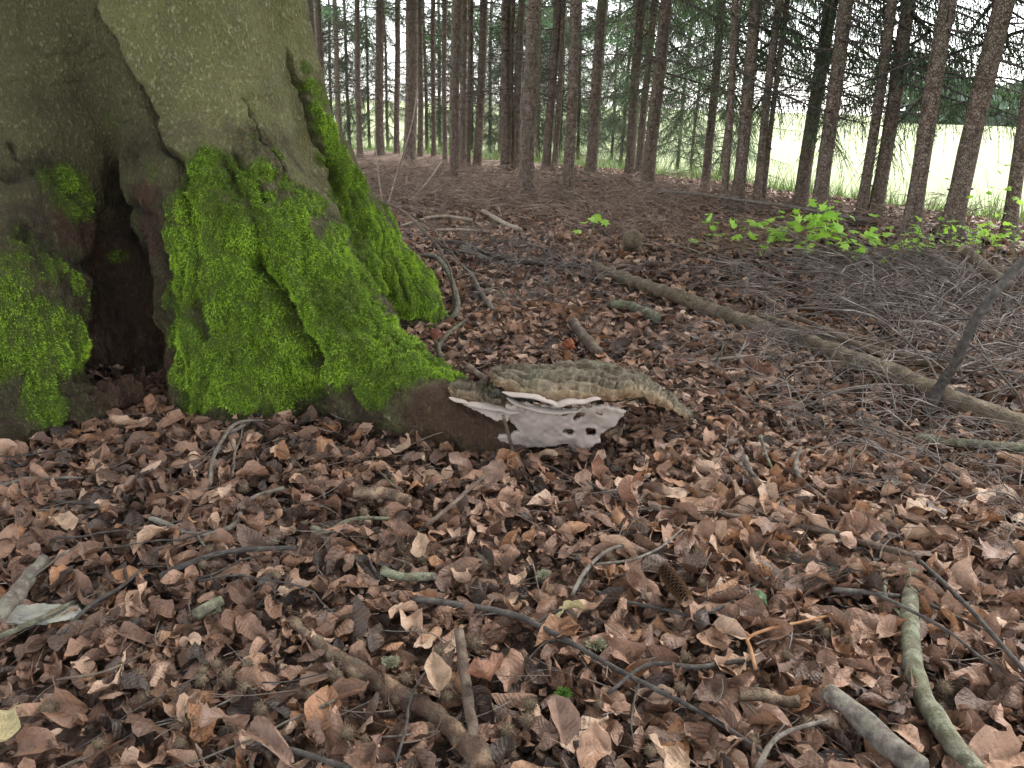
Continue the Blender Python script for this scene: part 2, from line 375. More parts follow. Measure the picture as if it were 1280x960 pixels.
# red-brown rotten bark around the hollow and on the underside of the fungus root
rotn = 0.35 * fbm(V, 18, 3, 91); rot = np.zeros(nv)
for px, py, r_ in [(110, 300, .10), (140, 330, .10), (85, 285, .06), (160, 400, .14), (170, 480, .14), (150, 440, .12), (560, 520, .14), (600, 540, .14), (600, 500, .10), (265, 320, .035), (190, 290, .08), (185, 240, .04)]:
    c = march(px, py); rot = np.maximum(rot, 1 - sstep(0.5 * r_, 1.3 * r_, np.linalg.norm(V - c, axis=1)))
rot = np.clip(rot * 1.3 + rotn - 0.25, 0, 1) * (rot > 0)
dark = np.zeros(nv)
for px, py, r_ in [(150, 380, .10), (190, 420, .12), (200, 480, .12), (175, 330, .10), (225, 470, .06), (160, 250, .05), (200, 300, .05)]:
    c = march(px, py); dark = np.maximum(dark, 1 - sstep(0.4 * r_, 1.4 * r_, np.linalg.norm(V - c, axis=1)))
worn = np.clip((1 - sstep(0.35, 0.95, V[:, 2] + 0.25 * edge)), 0, 1)
right = sstep(-1.32, -1.15, V[:, 0] + 0.10 * (V[:, 2] - 1) + 0.02 * edge)
right = np.where(crack_d < 0.25, sstep(-0.004, 0.004, crack_side), right)     # the paler plate to the right of the long crack
TT('rot'); dark = np.maximum(dark, 0); rough_bark = rz; m = NT('beech_bark')
oc = m.coord('Object')
ocs = m.coord('Object', (1, 1, 0.42))
n1 = m.noise(oc, 5, 5); n2 = m.noise(ocs, 115, 5, 0.68, 0.2); n3 = m.noise(ocs, 420, 3)
vr = m.voro(ocs, 120, 'F1')
base = m.mix(m.ramp(n1, [(0.3, 0), (0.7, 1)]), (0.110, 0.103, 0.036), (0.215, 0.205, 0.075))
base = m.mix(m.ramp(m.attr('right'), [(0, 0.75), (1, 0.0)]), base, (0.082, 0.072, 0.032))
fl = m.ramp(n2, [(0.48, 0.0), (0.60, 1)])
base = m.mix(m.math('MULTIPLY', fl, m.ramp(m.attr('right'), [(0, 0.20), (1, 0.60)])), base, (0.27, 0.26, 0.145))
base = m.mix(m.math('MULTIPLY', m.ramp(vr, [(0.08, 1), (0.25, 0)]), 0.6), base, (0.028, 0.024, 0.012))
base = m.mix(m.math('MULTIPLY', m.attr('worn'), m.ramp(m.noise(oc, 14, 4), [(0.35, 0.25), (0.6, 0.95)])), base, (0.055, 0.036, 0.022))
base = m.mix(m.math('MULTIPLY', m.attr('rough_bark'), m.ramp(m.noise(oc, 32, 5, 0.7), [(0.38, 0.2), (0.6, 0.95)])), base, (0.045, 0.032, 0.018))
base = m.mix(m.math('MULTIPLY', m.attr('rot'), 0.7), base, m.mix(m.noise(oc, 30, 4), (0.135, 0.060, 0.040), (0.050, 0.026, 0.018)))
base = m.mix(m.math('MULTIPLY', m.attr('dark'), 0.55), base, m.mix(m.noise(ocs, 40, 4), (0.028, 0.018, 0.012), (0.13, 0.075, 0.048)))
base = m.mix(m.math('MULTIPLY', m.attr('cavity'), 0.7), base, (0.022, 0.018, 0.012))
base = m.mix(m.math('MULTIPLY', m.attr('moss_soft'), m.ramp(m.noise(oc, 20, 4), [(0.35, 0), (0.7, 0.75)])), base, (0.060, 0.085, 0.016))
base = m.mix(m.attr('moss'), base, m.mix(m.noise(oc, 60, 3), (0.055, 0.085, 0.010), (0.115, 0.175, 0.016)))
hgt = m.math('ADD', m.ramp(n2, [(0.42, 0.0), (0.60, 0.55)]), m.math('MULTIPLY', n3, 0.35))
hgt = m.math('ADD', hgt, m.math('MULTIPLY', m.noise(oc, 28, 5), 1.4))
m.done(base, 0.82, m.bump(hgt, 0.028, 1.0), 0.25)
print('BEECH verts', nv)
beech = empty('beech_tree', (-1.40, 3.05, 0))
tag(beech, 'massive old beech with spreading mossy roots and split green-grey bark', 'tree')
def rel(V, loc): return np.asarray(V) - np.array(loc)
BL = (-1.40, 3.05, 0)
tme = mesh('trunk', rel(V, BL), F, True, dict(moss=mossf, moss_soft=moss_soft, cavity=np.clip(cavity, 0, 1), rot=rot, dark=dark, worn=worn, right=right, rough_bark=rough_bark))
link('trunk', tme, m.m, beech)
# moss: short drooping blades rooted in the mossy bark
tri = F[:, :3]; tri2 = F[:, [0, 2, 3]]; T3 = np.concatenate([tri, tri2])
ar = 0.5 * np.linalg.norm(np.cross(V[T3[:, 1]] - V[T3[:, 0]], V[T3[:, 2]] - V[T3[:, 0]]), axis=1)
wt = ar * np.clip(mossf[T3].mean(1) * 1.1, 0, 1)
NB = 360000
vis = V[T3[:, 0]][:, 1] < 3.5
wt = wt * np.where(vis, 1, 0.35)
pick = rng.choice(len(T3), NB, p=wt / wt.sum())
b1 = rng.random(NB); b2 = rng.random(NB); fl_ = b1 + b2 > 1; b1[fl_] = 1 - b1[fl_]; b2[fl_] = 1 - b2[fl_]
t_ = T3[pick]; Pm = V[t_[:, 0]] * (1 - b1 - b2)[:, None] + V[t_[:, 1]] * b1[:, None] + V[t_[:, 2]] * b2[:, None]
Nm = Nn[t_[:, 0]]
dirn = nrm(Nm * 0.8 + np.array([0, 0, -0.55]) + rng.normal(0, 0.45, (NB, 3)))
clump = 0.5 + 0.5 * fbm(Pm, 30, 2, 61)
Lm = (0.004 + 0.008 * rng.random(NB)) * (0.5 + 1.0 * clump) * (0.5 + 0.6 * mossf[t_[:, 0]])
sd = nrm(np.cross(dirn, rng.normal(0, 1, (NB, 3)))) * (0.0010 + 0.0009 * rng.random(NB))[:, None]
Pm = Pm - Nm * 0.002
tip = Pm + dirn * Lm[:, None]
Vm = np.stack([Pm - sd, Pm + sd, tip], 1).reshape(-1, 3); Fm = np.arange(NB * 3).reshape(-1, 3)
hue = np.clip(0.52 + 0.30 * fbm(Pm, 6, 3, 71) + 0.16 * clump + 0.16 * rng.normal(0, 1, NB) - 0.25 * (moss_soft[t_[:, 0]] < 0.75), 0, 1)
att = np.stack([hue * 0.7, hue * 0.7, np.clip(hue + 0.12, 0, 1)], 1).ravel()
mm = NT('moss')
cm = mm.ramp(mm.attr('hue'), [(0.0, (0.040, 0.052, 0.012)), (0.35, (0.105, 0.165, 0.016)), (0.7, (0.205, 0.345, 0.026)), (1.0, (0.36, 0.52, 0.05))])
mm.done(cm, 0.7, None, 0.2)
mm.b.inputs['Subsurface Weight'].default_value = 0.0
link('moss', mesh('moss', rel(Vm, BL), Fm, False, dict(hue=att)), mm.m, beech)['kind'] = 'stuff'

TT('end')
# ================================================================ TERRAIN
# edge of the stand: a line of points (x, y); beyond it the ground sinks a little into the field
EDGE = np.array([(9.0, 1.0), (6.2, 4.4), (4.3, 6.6), (2.9, 9.4), (0.5, 12.5), (-3.0, 14.5), (-9, 16), (-20, 17)])
def edge_side(x, y):                              # > 0 inside the wood (metres to the edge line, approx)
    best = np.full(np.shape(x), 1e9); sg = np.ones(np.shape(x))
    for a, b in zip(EDGE[:-1], EDGE[1:]):
        ab = b - a; L2 = ab @ ab
        t = np.clip(((x - a[0]) * ab[0] + (y - a[1]) * ab[1]) / L2, 0, 1)
        qx = x - a[0] - t * ab[0]; qy = y - a[1] - t * ab[1]; d = np.hypot(qx, qy)
        s = np.sign(ab[0] * qy - ab[1] * qx); u = d < best
        best = np.where(u, d, best); sg = np.where(u, s, sg)
    return best * sg
def hgt(x, y):
    x = np.asarray(x, float); y = np.asarray(y, float)
    P = np.stack([x, y, np.zeros_like(x)], -1)
    h = 0.018 * vnoise(P, 1.7, 3) + 0.008 * vnoise(P, 5.0, 4)
    e = edge_side(x, y)
    h = h + 0.10 * np.exp(-((e - 0.9) / 0.9) ** 2)           # low bank the outer spruces stand on
    h = h - 0.55 * sstep(0.3, -2.0, e)
    h = h - 0.03 * np.exp(-(((x + 1.2) / 0.16) ** 2 + ((y - 2.25) / 0.2) ** 2))
    return h
def gz(x, y): return float(hgt(np.array([x]), np.array([y]))[0])
def Gh(px, py, z=0.0):                            # ray meets the terrain (+z)
    p = G(px, py, z)
    for _ in range(6):
        p = G(px, py, gz(p[0], p[1]) + z)
    return p
yy = np.concatenate([np.arange(-4, 0, 0.25), np.arange(0, 6, 0.05), np.arange(6, 22, 0.25)])
xx = np.concatenate([np.arange(-22, -4, 0.5), np.arange(-4, 5, 0.06), np.arange(5, 14, 0.5)])
X, Y = np.meshgrid(xx, yy); nx, ny = len(xx), len(yy)
Zg = hgt(X.ravel(), Y.ravel()) + 0.006 * fbm(np.stack([X.ravel(), Y.ravel(), 0 * X.ravel()], -1), 14, 2, 8)
i, j = np.meshgrid(np.arange(nx - 1), np.arange(ny - 1)); a = (j * nx + i).ravel()
m = NT('forest_soil')
oc = m.coord('Object')
c = m.ramp(m.noise(oc, 9, 8, 0.7), [(0.3, (0.04, 0.026, 0.019)), (0.44, (0.11, 0.072, 0.054)), (0.60, (0.22, 0.15, 0.11)), (0.8, (0.33, 0.24, 0.18))])
c = m.mix(m.math('MULTIPLY', m.ramp(m.voro(oc, 55), [(0.0, 1), (0.35, 0)]), 0.5), c, (0.12, 0.075, 0.05))
soil = m.done(c, 0.9, m.bump(m.math('ADD', m.noise(oc, 35, 6, 0.7), m.math('MULTIPLY', m.voro(oc, 60), 0.8)), 0.03, 1.0), 0.2)
floor = link('forest_floor', mesh('forest_floor', np.stack([X.ravel(), Y.ravel(), Zg], -1), np.stack([a, a + 1, a + nx + 1, a + nx], 1)), soil)
tag(floor, 'brown woodland soil under the dead leaves', kind='structure')
m = NT('meadow')
oc = m.coord('Object')
c = m.mix(m.noise(oc, 0.15, 5), (0.38, 0.42, 0.22), (0.50, 0.52, 0.33)); c = m.mix(m.math('MULTIPLY', m.noise(oc, 6, 6, 0.7), 0.6), c, (0.10, 0.17, 0.03))
meadow = m.done(c, 0.9, m.bump(m.noise(oc, 12, 6), 0.15), 0.2)
fy = np.concatenate([np.arange(-40, 60, 4.0), np.array([60, 90, 140, 220, 350, 600, 1000, 1500.])]); fx = np.concatenate([-fy[::-1][:8], np.arange(-56, 60, 4.0), fy[-8:]])
X2, Y2 = np.meshgrid(fx, fy); n2 = len(fx)
Z2 = -0.42 + 0.10 * vnoise(np.stack([X2.ravel(), Y2.ravel(), 0 * X2.ravel()], -1), 0.08, 2)
i, j = np.meshgrid(np.arange(n2 - 1), np.arange(len(fy) - 1)); a = (j * n2 + i).ravel()
tag(link('meadow', mesh('meadow', np.stack([X2.ravel(), Y2.ravel(), Z2], -1), np.stack([a, a + 1, a + n2 + 1, a + n2], 1)), meadow), 'pale green meadow beyond the trees', kind='structure')

# ================================================================ DEAD LEAVES
def leaf_shapes(n, nt_, ns, L=0.072, W=0.60, curl=1.0, lobes=0, stalk=True, wav=1.15):
    """n curled leaf variants: (n, verts, 3), faces, uv (t across vein, s)"""
    t = np.linspace(0, 1, nt_ + 1); s = np.linspace(-1, 1, ns + 1); T, S = np.meshgrid(t, s, indexing='ij')
    prof = np.sin(np.pi * np.clip(T, 0.015, 0.985) ** 0.82) ** 0.75
    if lobes: prof = prof * (0.72 + 0.38 * np.abs(np.sin(np.pi * (T * lobes + 0.15))))
    out = []
    for q in range(n):
        r = rng
        wv = prof * (1 + 0.13 * vnoise(np.stack([T * 6 + q * 9, S, 0 * T], -1), 1.0, 4) * np.abs(S))
        x = S * wv * W / 2 * r.uniform(.85, 1.15); y = T - 0.5
        y = y + 0.05 * np.abs(S) * r.uniform(-1, 1)
        z = np.abs(x) * r.uniform(-.2, .9)
        kc = r.choice([1, 1, 1, -1]) * abs(r.normal(0.8, 1.4)) * curl            # curl across
        kl = r.normal(0, 1.5) * curl                           # curl along
        tw = r.normal(0, 1.4) * curl
        Pn = np.stack([x * 3 + q * 5.3, y * 3, z], -1)
        z = z + wav * (0.05 * np.sin(T * r.uniform(8, 20) + r.uniform(0, 6)) * np.abs(S) ** 1.5 + 0.08 * vnoise(Pn, 1.3, 7) * (0.3 + np.abs(S)) + 0.035 * vnoise(Pn, 3.7, 8))
        kcv = kc * (0.6 + 0.8 * T if r.random() < .5 else 1.4 - 0.8 * T) * 2.2
        kcv = np.where(np.abs(kcv) < 1e-2, 1e-2, kcv); th = x * kcv
        x, z = np.sin(th) / kcv + 0 * x, z * np.cos(th) + (1 - np.cos(th)) / kcv
        a = tw * y; x, z = x * np.cos(a) - z * np.sin(a), x * np.sin(a) + z * np.cos(a)
        kk = kl if abs(kl) > 1e-2 else 1e-2; th = y * kk; rr = 1 / kk - z
        y, z = np.sin(th) * rr, 1 / kk - np.cos(th) * rr
        v = np.stack([x, y, z], -1).reshape(-1, 3)
        if stalk:
            b = v[ns // 2]; d = np.array([r.uniform(-.15, .15), -0.2, r.uniform(-.02, .12)])
            v = np.vstack([v, b + [0.012, 0, 0], b - [0.012, 0, 0], b + d])
        out.append(v * L)
    V = np.array(out)
    i, j = np.meshgrid(np.arange(nt_), np.arange(ns), indexing='ij'); i = i.ravel(); j = j.ravel(); a = i * (ns + 1) + j
    f = np.concatenate([np.stack([a, a + 1, a + ns + 2], 1), np.stack([a, a + ns + 2, a + ns + 1], 1)])
    uv = np.stack([(S.ravel() + 1) / 2, T.ravel()], 1)
    if stalk:
        k = (nt_ + 1) * (ns + 1); f = np.vstack([f, [[k, k + 1, k + 2]]]); uv = np.vstack([uv, [[.5, 0]] * 3])
    return V, f, uv
def leaf_material(name, per_object, pal, rough=0.55, transl=0.12):
    m = NT(name)
    r = m.objrand() if per_object else m.attr('rnd')
    c = m.ramp(r, pal)
    uvn = m.n('ShaderNodeUVMap'); uvn.uv_map = 'UVMap'; sp = m.n('ShaderNodeSeparateXYZ'); m.l(uvn.outputs[0], sp.inputs[0])
    off = m.math('ABSOLUTE', m.math('SUBTRACT', sp.outputs[0], 0.5))
    mid = m.ramp(off, [(0.0, 1), (0.035, 0)])
    ph = m.math('MULTIPLY', m.math('SUBTRACT', sp.outputs[1], m.math('MULTIPLY', off, 0.45)), 56.0)
    vein = m.math('SINE', ph)
    vn = m.math('MAXIMUM', m.ramp(vein, [(0.55, 0), (0.95, 1)]), mid)
    oc = m.coord('Object')
    c = m.mix(m.math('MULTIPLY', vn, 0.22), c, m.mix(0.5, c, (0.30, 0.19, 0.12)))
    c = m.mix(m.ramp(m.noise(oc, 45, 5, 0.65), [(0.40, 0.0), (0.70, 0.6)]), c, m.mix(1.0, c, (0.42, 0.40, 0.42), 'MULTIPLY'))
    c = m.mix(m.ramp(m.noise(oc, 300, 2), [(0.62, 0.0), (0.75, 0.5)]), c, (0.03, 0.02, 0.015))
    nb = m.bump(m.math('SINE', ph), 0.0006, 0.5); nb = m.bump(m.noise(oc, 160, 3), 0.004, 0.9, nb)
    m.done(c, m.ramp(m.noise(oc, 25, 2), [(0.3, rough - 0.14), (0.7, rough + 0.2)]), nb, 0.45)
    if transl:
        tr = m.n('ShaderNodeBsdfTranslucent'); m.l(c, tr.inputs[0]); mx = m.n('ShaderNodeMixShader'); mx.inputs[0].default_value = transl
        out = m.t.nodes['Material Output']; m.l(m.b.outputs[0], mx.inputs[1]); m.l(tr.outputs[0], mx.inputs[2]); m.l(mx.outputs[0], out.inputs[0])
    return m.m
BROWN = [(0.0, (0.022, 0.013, 0.009)), (0.2, (0.064, 0.036, 0.023)), (0.42, (0.135, 0.073, 0.046)), (0.62, (0.225, 0.122, 0.075)), (0.8, (0.33, 0.19, 0.12)), (0.93, (0.46, 0.32, 0.22)), (1.0, (0.28, 0.135, 0.062))]
leaf_stuff = leaf_material('dead_leaf_litter', False, BROWN); leaf_obj = leaf_material('dead_leaf', True, BROWN)
def rotmats(n, tilt, rg=rng):
    yaw = rg.uniform(0, 2 * np.pi, n); ax = rg.uniform(0, 2 * np.pi, n); a = np.abs(rg.normal(0, tilt, n)); flip = rg.random(n) < 0.35
    a = np.where(flip, np.pi - a, a)
    cy, sy = np.cos(yaw), np.sin(yaw); Rz = np.zeros((n, 3, 3)); Rz[:, 0, 0] = cy; Rz[:, 0, 1] = -sy; Rz[:, 1, 0] = sy; Rz[:, 1, 1] = cy; Rz[:, 2, 2] = 1
    k = np.stack([np.cos(ax), np.sin(ax), 0 * ax], 1); K = np.zeros((n, 3, 3)); K[:, 0, 2] = k[:, 1]; K[:, 1, 2] = -k[:, 0]; K[:, 2, 0] = -k[:, 1]; K[:, 2, 1] = k[:, 0]
    Ra = np.eye(3) + np.sin(a)[:, None, None] * K + (1 - np.cos(a))[:, None, None] * (K @ K)
    return Ra @ Rz
def scatter_xy(y0, y1, dens, widen=0.9):
    A = (y1 - y0) * ((0.75 * (y0 + y1)) + 2 * widen); n = int(A * dens)
    y = np.sqrt(rng.uniform(y0 ** 2, y1 ** 2, int(n * 1.1))); x = rng.uniform(-1, 1, len(y)) * (0.75 * y + widen)
    x, y = x[:n], y[:n]
    P = np.stack([x, y, hgt(x, y) + 0.03], 1)
    ok = beech_sdf(P) > 0.015
    ok &= ~((x < -0.6) & (y > 4.2)) | (rng.random(len(x)) < 0.4)
    return x[ok], y[ok]
def scatter_leaves(shapes, f, uv, x, y, zr, tilt, smin_, smax_):
    n = len(x); q = rng.integers(0, len(shapes), n); s = rng.uniform(smin_, smax_, n)
    s = s * (1 + 0.25 * vnoise(np.stack([x, y, 0 * x], 1), 2.0, 12))
    M = rotmats(n, tilt); V = np.einsum('nij,nvj->nvi', M, shapes[q] * s[:, None, None])
    z = hgt(x, y) + rng.uniform(0, 1, n) ** 1.3 * zr
    V = V + np.stack([x, y, z], 1)[:, None]
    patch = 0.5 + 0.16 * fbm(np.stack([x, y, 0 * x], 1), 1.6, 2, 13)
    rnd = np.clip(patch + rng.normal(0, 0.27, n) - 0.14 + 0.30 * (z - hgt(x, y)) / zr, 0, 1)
    nvv = V.shape[1]; F = (f[None] + (np.arange(n) * nvv)[:, None, None]).reshape(-1, 3)
    return V.reshape(-1, 3), F, np.repeat(rnd, nvv), np.tile(uv, (n, 1))
near_s, near_f, near_uv = leaf_shapes(60, 8, 6)
mid_s, mid_f, mid_uv = leaf_shapes(40, 5, 4)
far_s, far_f, far_uv = leaf_shapes(24, 3, 2, stalk=False)
Z = []
x, y = scatter_xy(0.35, 1.9, 1750, 0.5); Z.append((near_s, near_f, near_uv, x, y, 0.045, 0.60, 0.45, 1.35))
x, y = scatter_xy(1.9, 3.4, 1350, 0.6); Z.append((mid_s, mid_f, mid_uv, x, y, 0.045, 0.60, 0.5, 1.15))
x, y = scatter_xy(3.4, 5.6, 720, 0.6); Z.append((far_s, far_f, far_uv, x, y, 0.04, 0.55, 0.6, 1.2))
x, y = scatter_xy(5.6, 11, 380, 0.6); Z.append((far_s, far_f, far_uv, x, y, 0.03, 0.5, 0.6, 1.15))
x, y = scatter_xy(0.45, 2.8, 3200, 0.4); Z.append((far_s, far_f, far_uv, x, y, 0.035, 0.8, 0.16, 0.42))     # crumbs and torn bits
Vs, Fs, Rn, U, o = [], [], [], [], 0
for args in Z:
    v, f, r_, u = scatter_leaves(*args); Vs.append(v); Fs.append(f + o); Rn.append(r_); U.append(u); o += len(v)
print('LITTER tris', sum(map(len, Fs)))
lit = link('leaf_litter', mesh('leaf_litter', np.concatenate(Vs), np.concatenate(Fs), True, dict(rnd=np.concatenate(Rn)), np.concatenate(U)), leaf_stuff)
tag(lit, 'thick layer of curled brown beech leaves covering the woodland floor', 'leaf litter', kind='stuff')
# the leaves that show largest: each an object of its own, pieces of the floor
LEAFM = []
for q in range(40):
    v = near_s[q % 60]; me_ = mesh('dead_leaf', v, near_f, True, None, near_uv); me_.materials.append(leaf_obj); LEAFM.append(me_)
def put_leaf(me_, p, M3, s, parent=floor, name='dead_leaf'):
    o = bpy.data.objects.new(name, me_); col.objects.link(o); o.parent = parent
    mm_ = Matrix(((*(M3[0] * s), p[0]), (*(M3[1] * s), p[1]), (*(M3[2] * s), p[2]), (0, 0, 0, 1)))
    o.matrix_basis = mm_; return o
N = 285; y = np.sqrt(rng.uniform(0.62 ** 2, 1.75 ** 2, N)); x = rng.uniform(-1, 1, N) * (0.70 * y)
MM = rotmats(N, 0.5); SS = rng.uniform(0.8, 1.3, N)
for k in range(N):
    if beech_sdf(np.array([[x[k], y[k], 0.05]]))[0] < 0.03: continue
    put_leaf(LEAFM[k % 40], (x[k], y[k], gz(x[k], y[k]) + rng.uniform(0.028, 0.055)), MM[k], SS[k])
# ================================================================ SPRUCES
def wood_mat(name, c0, c1, c2, scale=20, stretch=0.3, bumpd=0.01, lich=0.0, rough=0.85, moss=0.0):
    m = NT(name); oc = m.coord('Object', (1, 1, stretch)); o1 = m.coord('Object')
    n = m.noise(oc, scale, 6, 0.65); c = m.ramp(n, [(0.3, c0), (0.52, c1), (0.72, c2)])
    c = m.mix(m.ramp(m.noise(o1, 2.3, 3), [(0.4, 0), (0.65, 0.35)]), c, m.mix(1.0, c, (0.55, 0.55, 0.55), 'MULTIPLY'))
    if lich: c = m.mix(m.math('MULTIPLY', m.ramp(m.noise(o1, 38, 5, 0.7), [(0.50, 0), (0.58, 1)]), lich), c, m.mix(m.noise(o1, 90, 2), (0.17, 0.18, 0.12), (0.28, 0.29, 0.21)))
    if moss: c = m.mix(m.math('MULTIPLY', m.ramp(m.noise(o1, 24, 5, 0.7), [(0.42, 0), (0.58, 1)]), moss), c, (0.085, 0.10, 0.03))
    m.done(c, rough, m.bump(m.math('ADD', n, m.math('MULTIPLY', m.noise(o1, scale * 6, 3), 0.5)), bumpd, 1.0), 0.25); return m.m
m = NT('spruce_bark'); oc = m.coord('Object', (1, 1, 0.6)); o1 = m.coord('Object')
vo = m.voro(m.mix(0.06, oc, m.n('ShaderNodeTexNoise').outputs['Color'], 'ADD'), 75, 'DISTANCE_TO_EDGE'); n = m.noise(oc, 30, 6, 0.7)
c = m.ramp(n, [(0.3, (0.075, 0.050, 0.037)), (0.5, (0.17, 0.122, 0.092)), (0.72, (0.28, 0.225, 0.185))])
c = m.mix(m.ramp(m.noise(o1, 1.6, 4), [(0.42, 0), (0.7, 0.55)]), c, (0.10, 0.105, 0.07))
c = m.mix(m.ramp(vo, [(0.0, 0.45), (0.12, 0)]), c, (0.03, 0.02, 0.016))
wv = m.noise(m.coord('Object', (1.5, 1.5, 16)), 2.2, 4); c = m.mix(m.ramp(wv, [(0.60, 0), (0.68, 0.5)]), c, (0.045, 0.03, 0.024))
spruce_bark = m.done(c, 0.85, m.bump(m.math('ADD', n, m.ramp(vo, [(0, 0), (0.15, 1)])), 0.012, 1.0), 0.25)
dead_mat = wood_mat('dead_branch_bark', (0.035, 0.026, 0.021), (0.075, 0.060, 0.050), (0.16, 0.14, 0.12), 30, 1)
m = NT('spruce_needles'); nn_ = m.noise(m.coord('Object'), 1.7, 3)
c = m.mix(nn_, (0.050, 0.090, 0.058), (0.120, 0.185, 0.115)); c = m.mix(m.objrand(), c, m.mix(0.5, c, (0.045, 0.085, 0.05)))
m.done(c, 0.55, None, 0.3)
tr = m.n('ShaderNodeBsdfTranslucent'); tr.inputs[0].default_value = (0.13, 0.24, 0.08, 1); mx = m.n('ShaderNodeMixShader'); mx.inputs[0].default_value = 0.4
m.l(m.b.outputs[0], mx.inputs[1]); m.l(tr.outputs[0], mx.inputs[2]); m.l(mx.outputs[0], m.t.nodes['Material Output'].inputs[0]); needles = m.m

def green_branch(L, ntw=26, nn=12, nl=0.034, nw=0.0065, hang=1.0):
    """one drooping spruce branch along +X: needle triangles and wood tubes"""
    n = 10; t = np.linspace(0, 1, n)
    ax = np.stack([L * t, 0.10 * L * vnoise(np.stack([t * 2, t * 0 + rng.uniform(0, 99), t * 0], 1), 1), -0.28 * L * t ** 1.3 + 0.10 * L * t ** 3], 1)
    tt = np.linspace(0.10, 1.0, ntw); B, D, Ls = [], [], []
    for k, u in enumerate(tt):
        i = min(int(u * (n - 1)), n - 2); p = ax[i] + (ax[i + 1] - ax[i]) * (u * (n - 1) - i)
        for sgn in (-1, 1):
            d = np.array([0.75, sgn * rng.uniform(.5, 1.0), rng.uniform(-1.5, -0.3) * hang]); B.append(p); D.append(d / np.linalg.norm(d)); Ls.append(rng.uniform(.10, .34) * (1.15 - 0.6 * abs(u - 0.45)))
    B, D, Ls = np.array(B), np.array(D), np.array(Ls); M = len(B)
    s = np.linspace(0, 1, 5)
    TP = B[:, None] + D[:, None] * (Ls[:, None] * s)[..., None] + np.array([0, 0, -1.0]) * ((Ls * hang * 0.45)[:, None] * s ** 2)[..., None]
    wv_, wf, _ = tubes(TP, np.broadcast_to(0.0028 * (1 - 0.6 * s), (M, 5)), 3, False)
    av, af, _ = tubes(ax[None], (0.010 * (1 - 0.75 * t))[None] * (0.5 + 0.5 * L), 5, False)
    W = soup([(wv_, wf), (av, af)])
    q = rng.integers(0, M, M * nn); u = rng.uniform(0.02, 1, M * nn)
    P0 = B[q] + D[q] * (Ls[q] * u)[:, None] + np.array([0, 0, -1.0]) * (Ls[q] * hang * 0.45 * u ** 2)[:, None]
    dn = nrm(D[q] * 0.9 + np.array([0, 0, -0.5 * hang]) + rng.normal(0, 0.55, (M * nn, 3)))
    sd_ = nrm(np.cross(dn, rng.normal(0, 1, (M * nn, 3)))) * nw / 2
    Vn = np.stack([P0 - sd_, P0 + sd_, P0 + dn * nl * rng.uniform(.7, 1.3, (M * nn, 1))], 1).reshape(-1, 3)
    return (Vn, np.arange(len(Vn)).reshape(-1, 3)), W
BR = [green_branch(L) for L in (0.8, 1.1, 1.4, 1.7, 1.2, 1.5)]
BRC = [green_branch(L, 16, 9, 0.11, 0.03, 0.6) for L in (1.4, 1.7, 2.0)]
def place(VF, yaw, pitch_, z, s):
    V, F = VF; c, s_ = math.cos(yaw), math.sin(yaw); cp, sp = math.cos(pitch_), math.sin(pitch_)
    Rm = np.array([[c, -s_, 0], [s_, c, 0], [0, 0, 1]]) @ np.array([[cp, 0, sp], [0, 1, 0], [-sp, 0, cp]])
    return (V * s) @ Rm.T + np.array([0, 0, z]), F
def crown_pair(z0, ztop, nlow, spread, coarse_n=12, thin=1.0):
    A, B = [], []
    for k in range(nlow):
        z = z0 + (4.2 - z0) * (k / nlow) ** 0.85 + rng.uniform(-.05, .05); q = rng.integers(0, len(BR)); yw = rng.uniform(-spread, spread); pt = rng.uniform(-0.10, 0.28)
        s = rng.uniform(.8, 1.15); A.append(place(BR[q][0], yw, pt, z, s)); B.append(place(BR[q][1], yw, pt, z, s))
    for k in range(coarse_n):
        f = (k + rng.random()) / coarse_n; z = 3.6 + (ztop - 3.6) * f; q = rng.integers(0, 3); yw = rng.uniform(-np.pi, np.pi); s = 1.25 * (1 - 0.75 * f)
        A.append(place(BRC[q][0], yw, rng.uniform(0, .3), z, s)); B.append(place(BRC[q][1], yw, 0.1, z, s))
    a = mesh('crown', *soup(A), False); a.materials.append(needles); b = mesh('limbs', *soup(B), False); b.materials.append(dead_mat); return a, b
CR_OUT = [crown_pair(1.05, 12, 26, 1.5) for _ in range(3)]           # green low on the open side only
CR_FULL = [crown_pair(0.42, 11, 64, np.pi) for _ in range(3)]        # trees at the outer edge, green all round
CR_IN = [crown_pair(2.7, 12, 10, np.pi) for _ in range(2)]           # inner trees, bare below
def dead_branches(n, z0, z1, r, bend=1.0, lmax=1.3):
    P, Rr = [], []
    s = np.linspace(0, 1, 7)
    for k in range(n):
        z = z0 + (z1 - z0) * rng.random(); yw = rng.uniform(0, 2 * np.pi); L = rng.uniform(.18, lmax) * (0.5 + 0.5 * rng.random())
        d = np.array([math.cos(yw), math.sin(yw), rng.uniform(-.25, .30)]); kk = rng.normal(0, .25, 3)
        pts = np.array([0, 0, z]) + d * (r * 0.6 + L * s)[:, None] + kk * (L * s ** 2)[:, None] * 0.5 * bend; pts[:, 2] -= 0.12 * L * s ** 2
        P.append(pts); Rr.append((0.0035 + 0.0035 * L) * (1 - 0.8 * s))
        for _ in range(rng.integers(0, 5)):
            i = rng.integers(2, 6); d2 = d + rng.normal(0, .6, 3); L2 = L * rng.uniform(.15, .45); p2 = pts[i] + nrm(d2[None])[0] * (L2 * s)[:, None]; p2[:, 2] -= 0.2 * L2 * s ** 2
            P.append(p2); Rr.append(0.0022 * (1 - 0.7 * s))
    V, F, _ = tubes(np.array(P), np.array(Rr), 4, False); return V, F
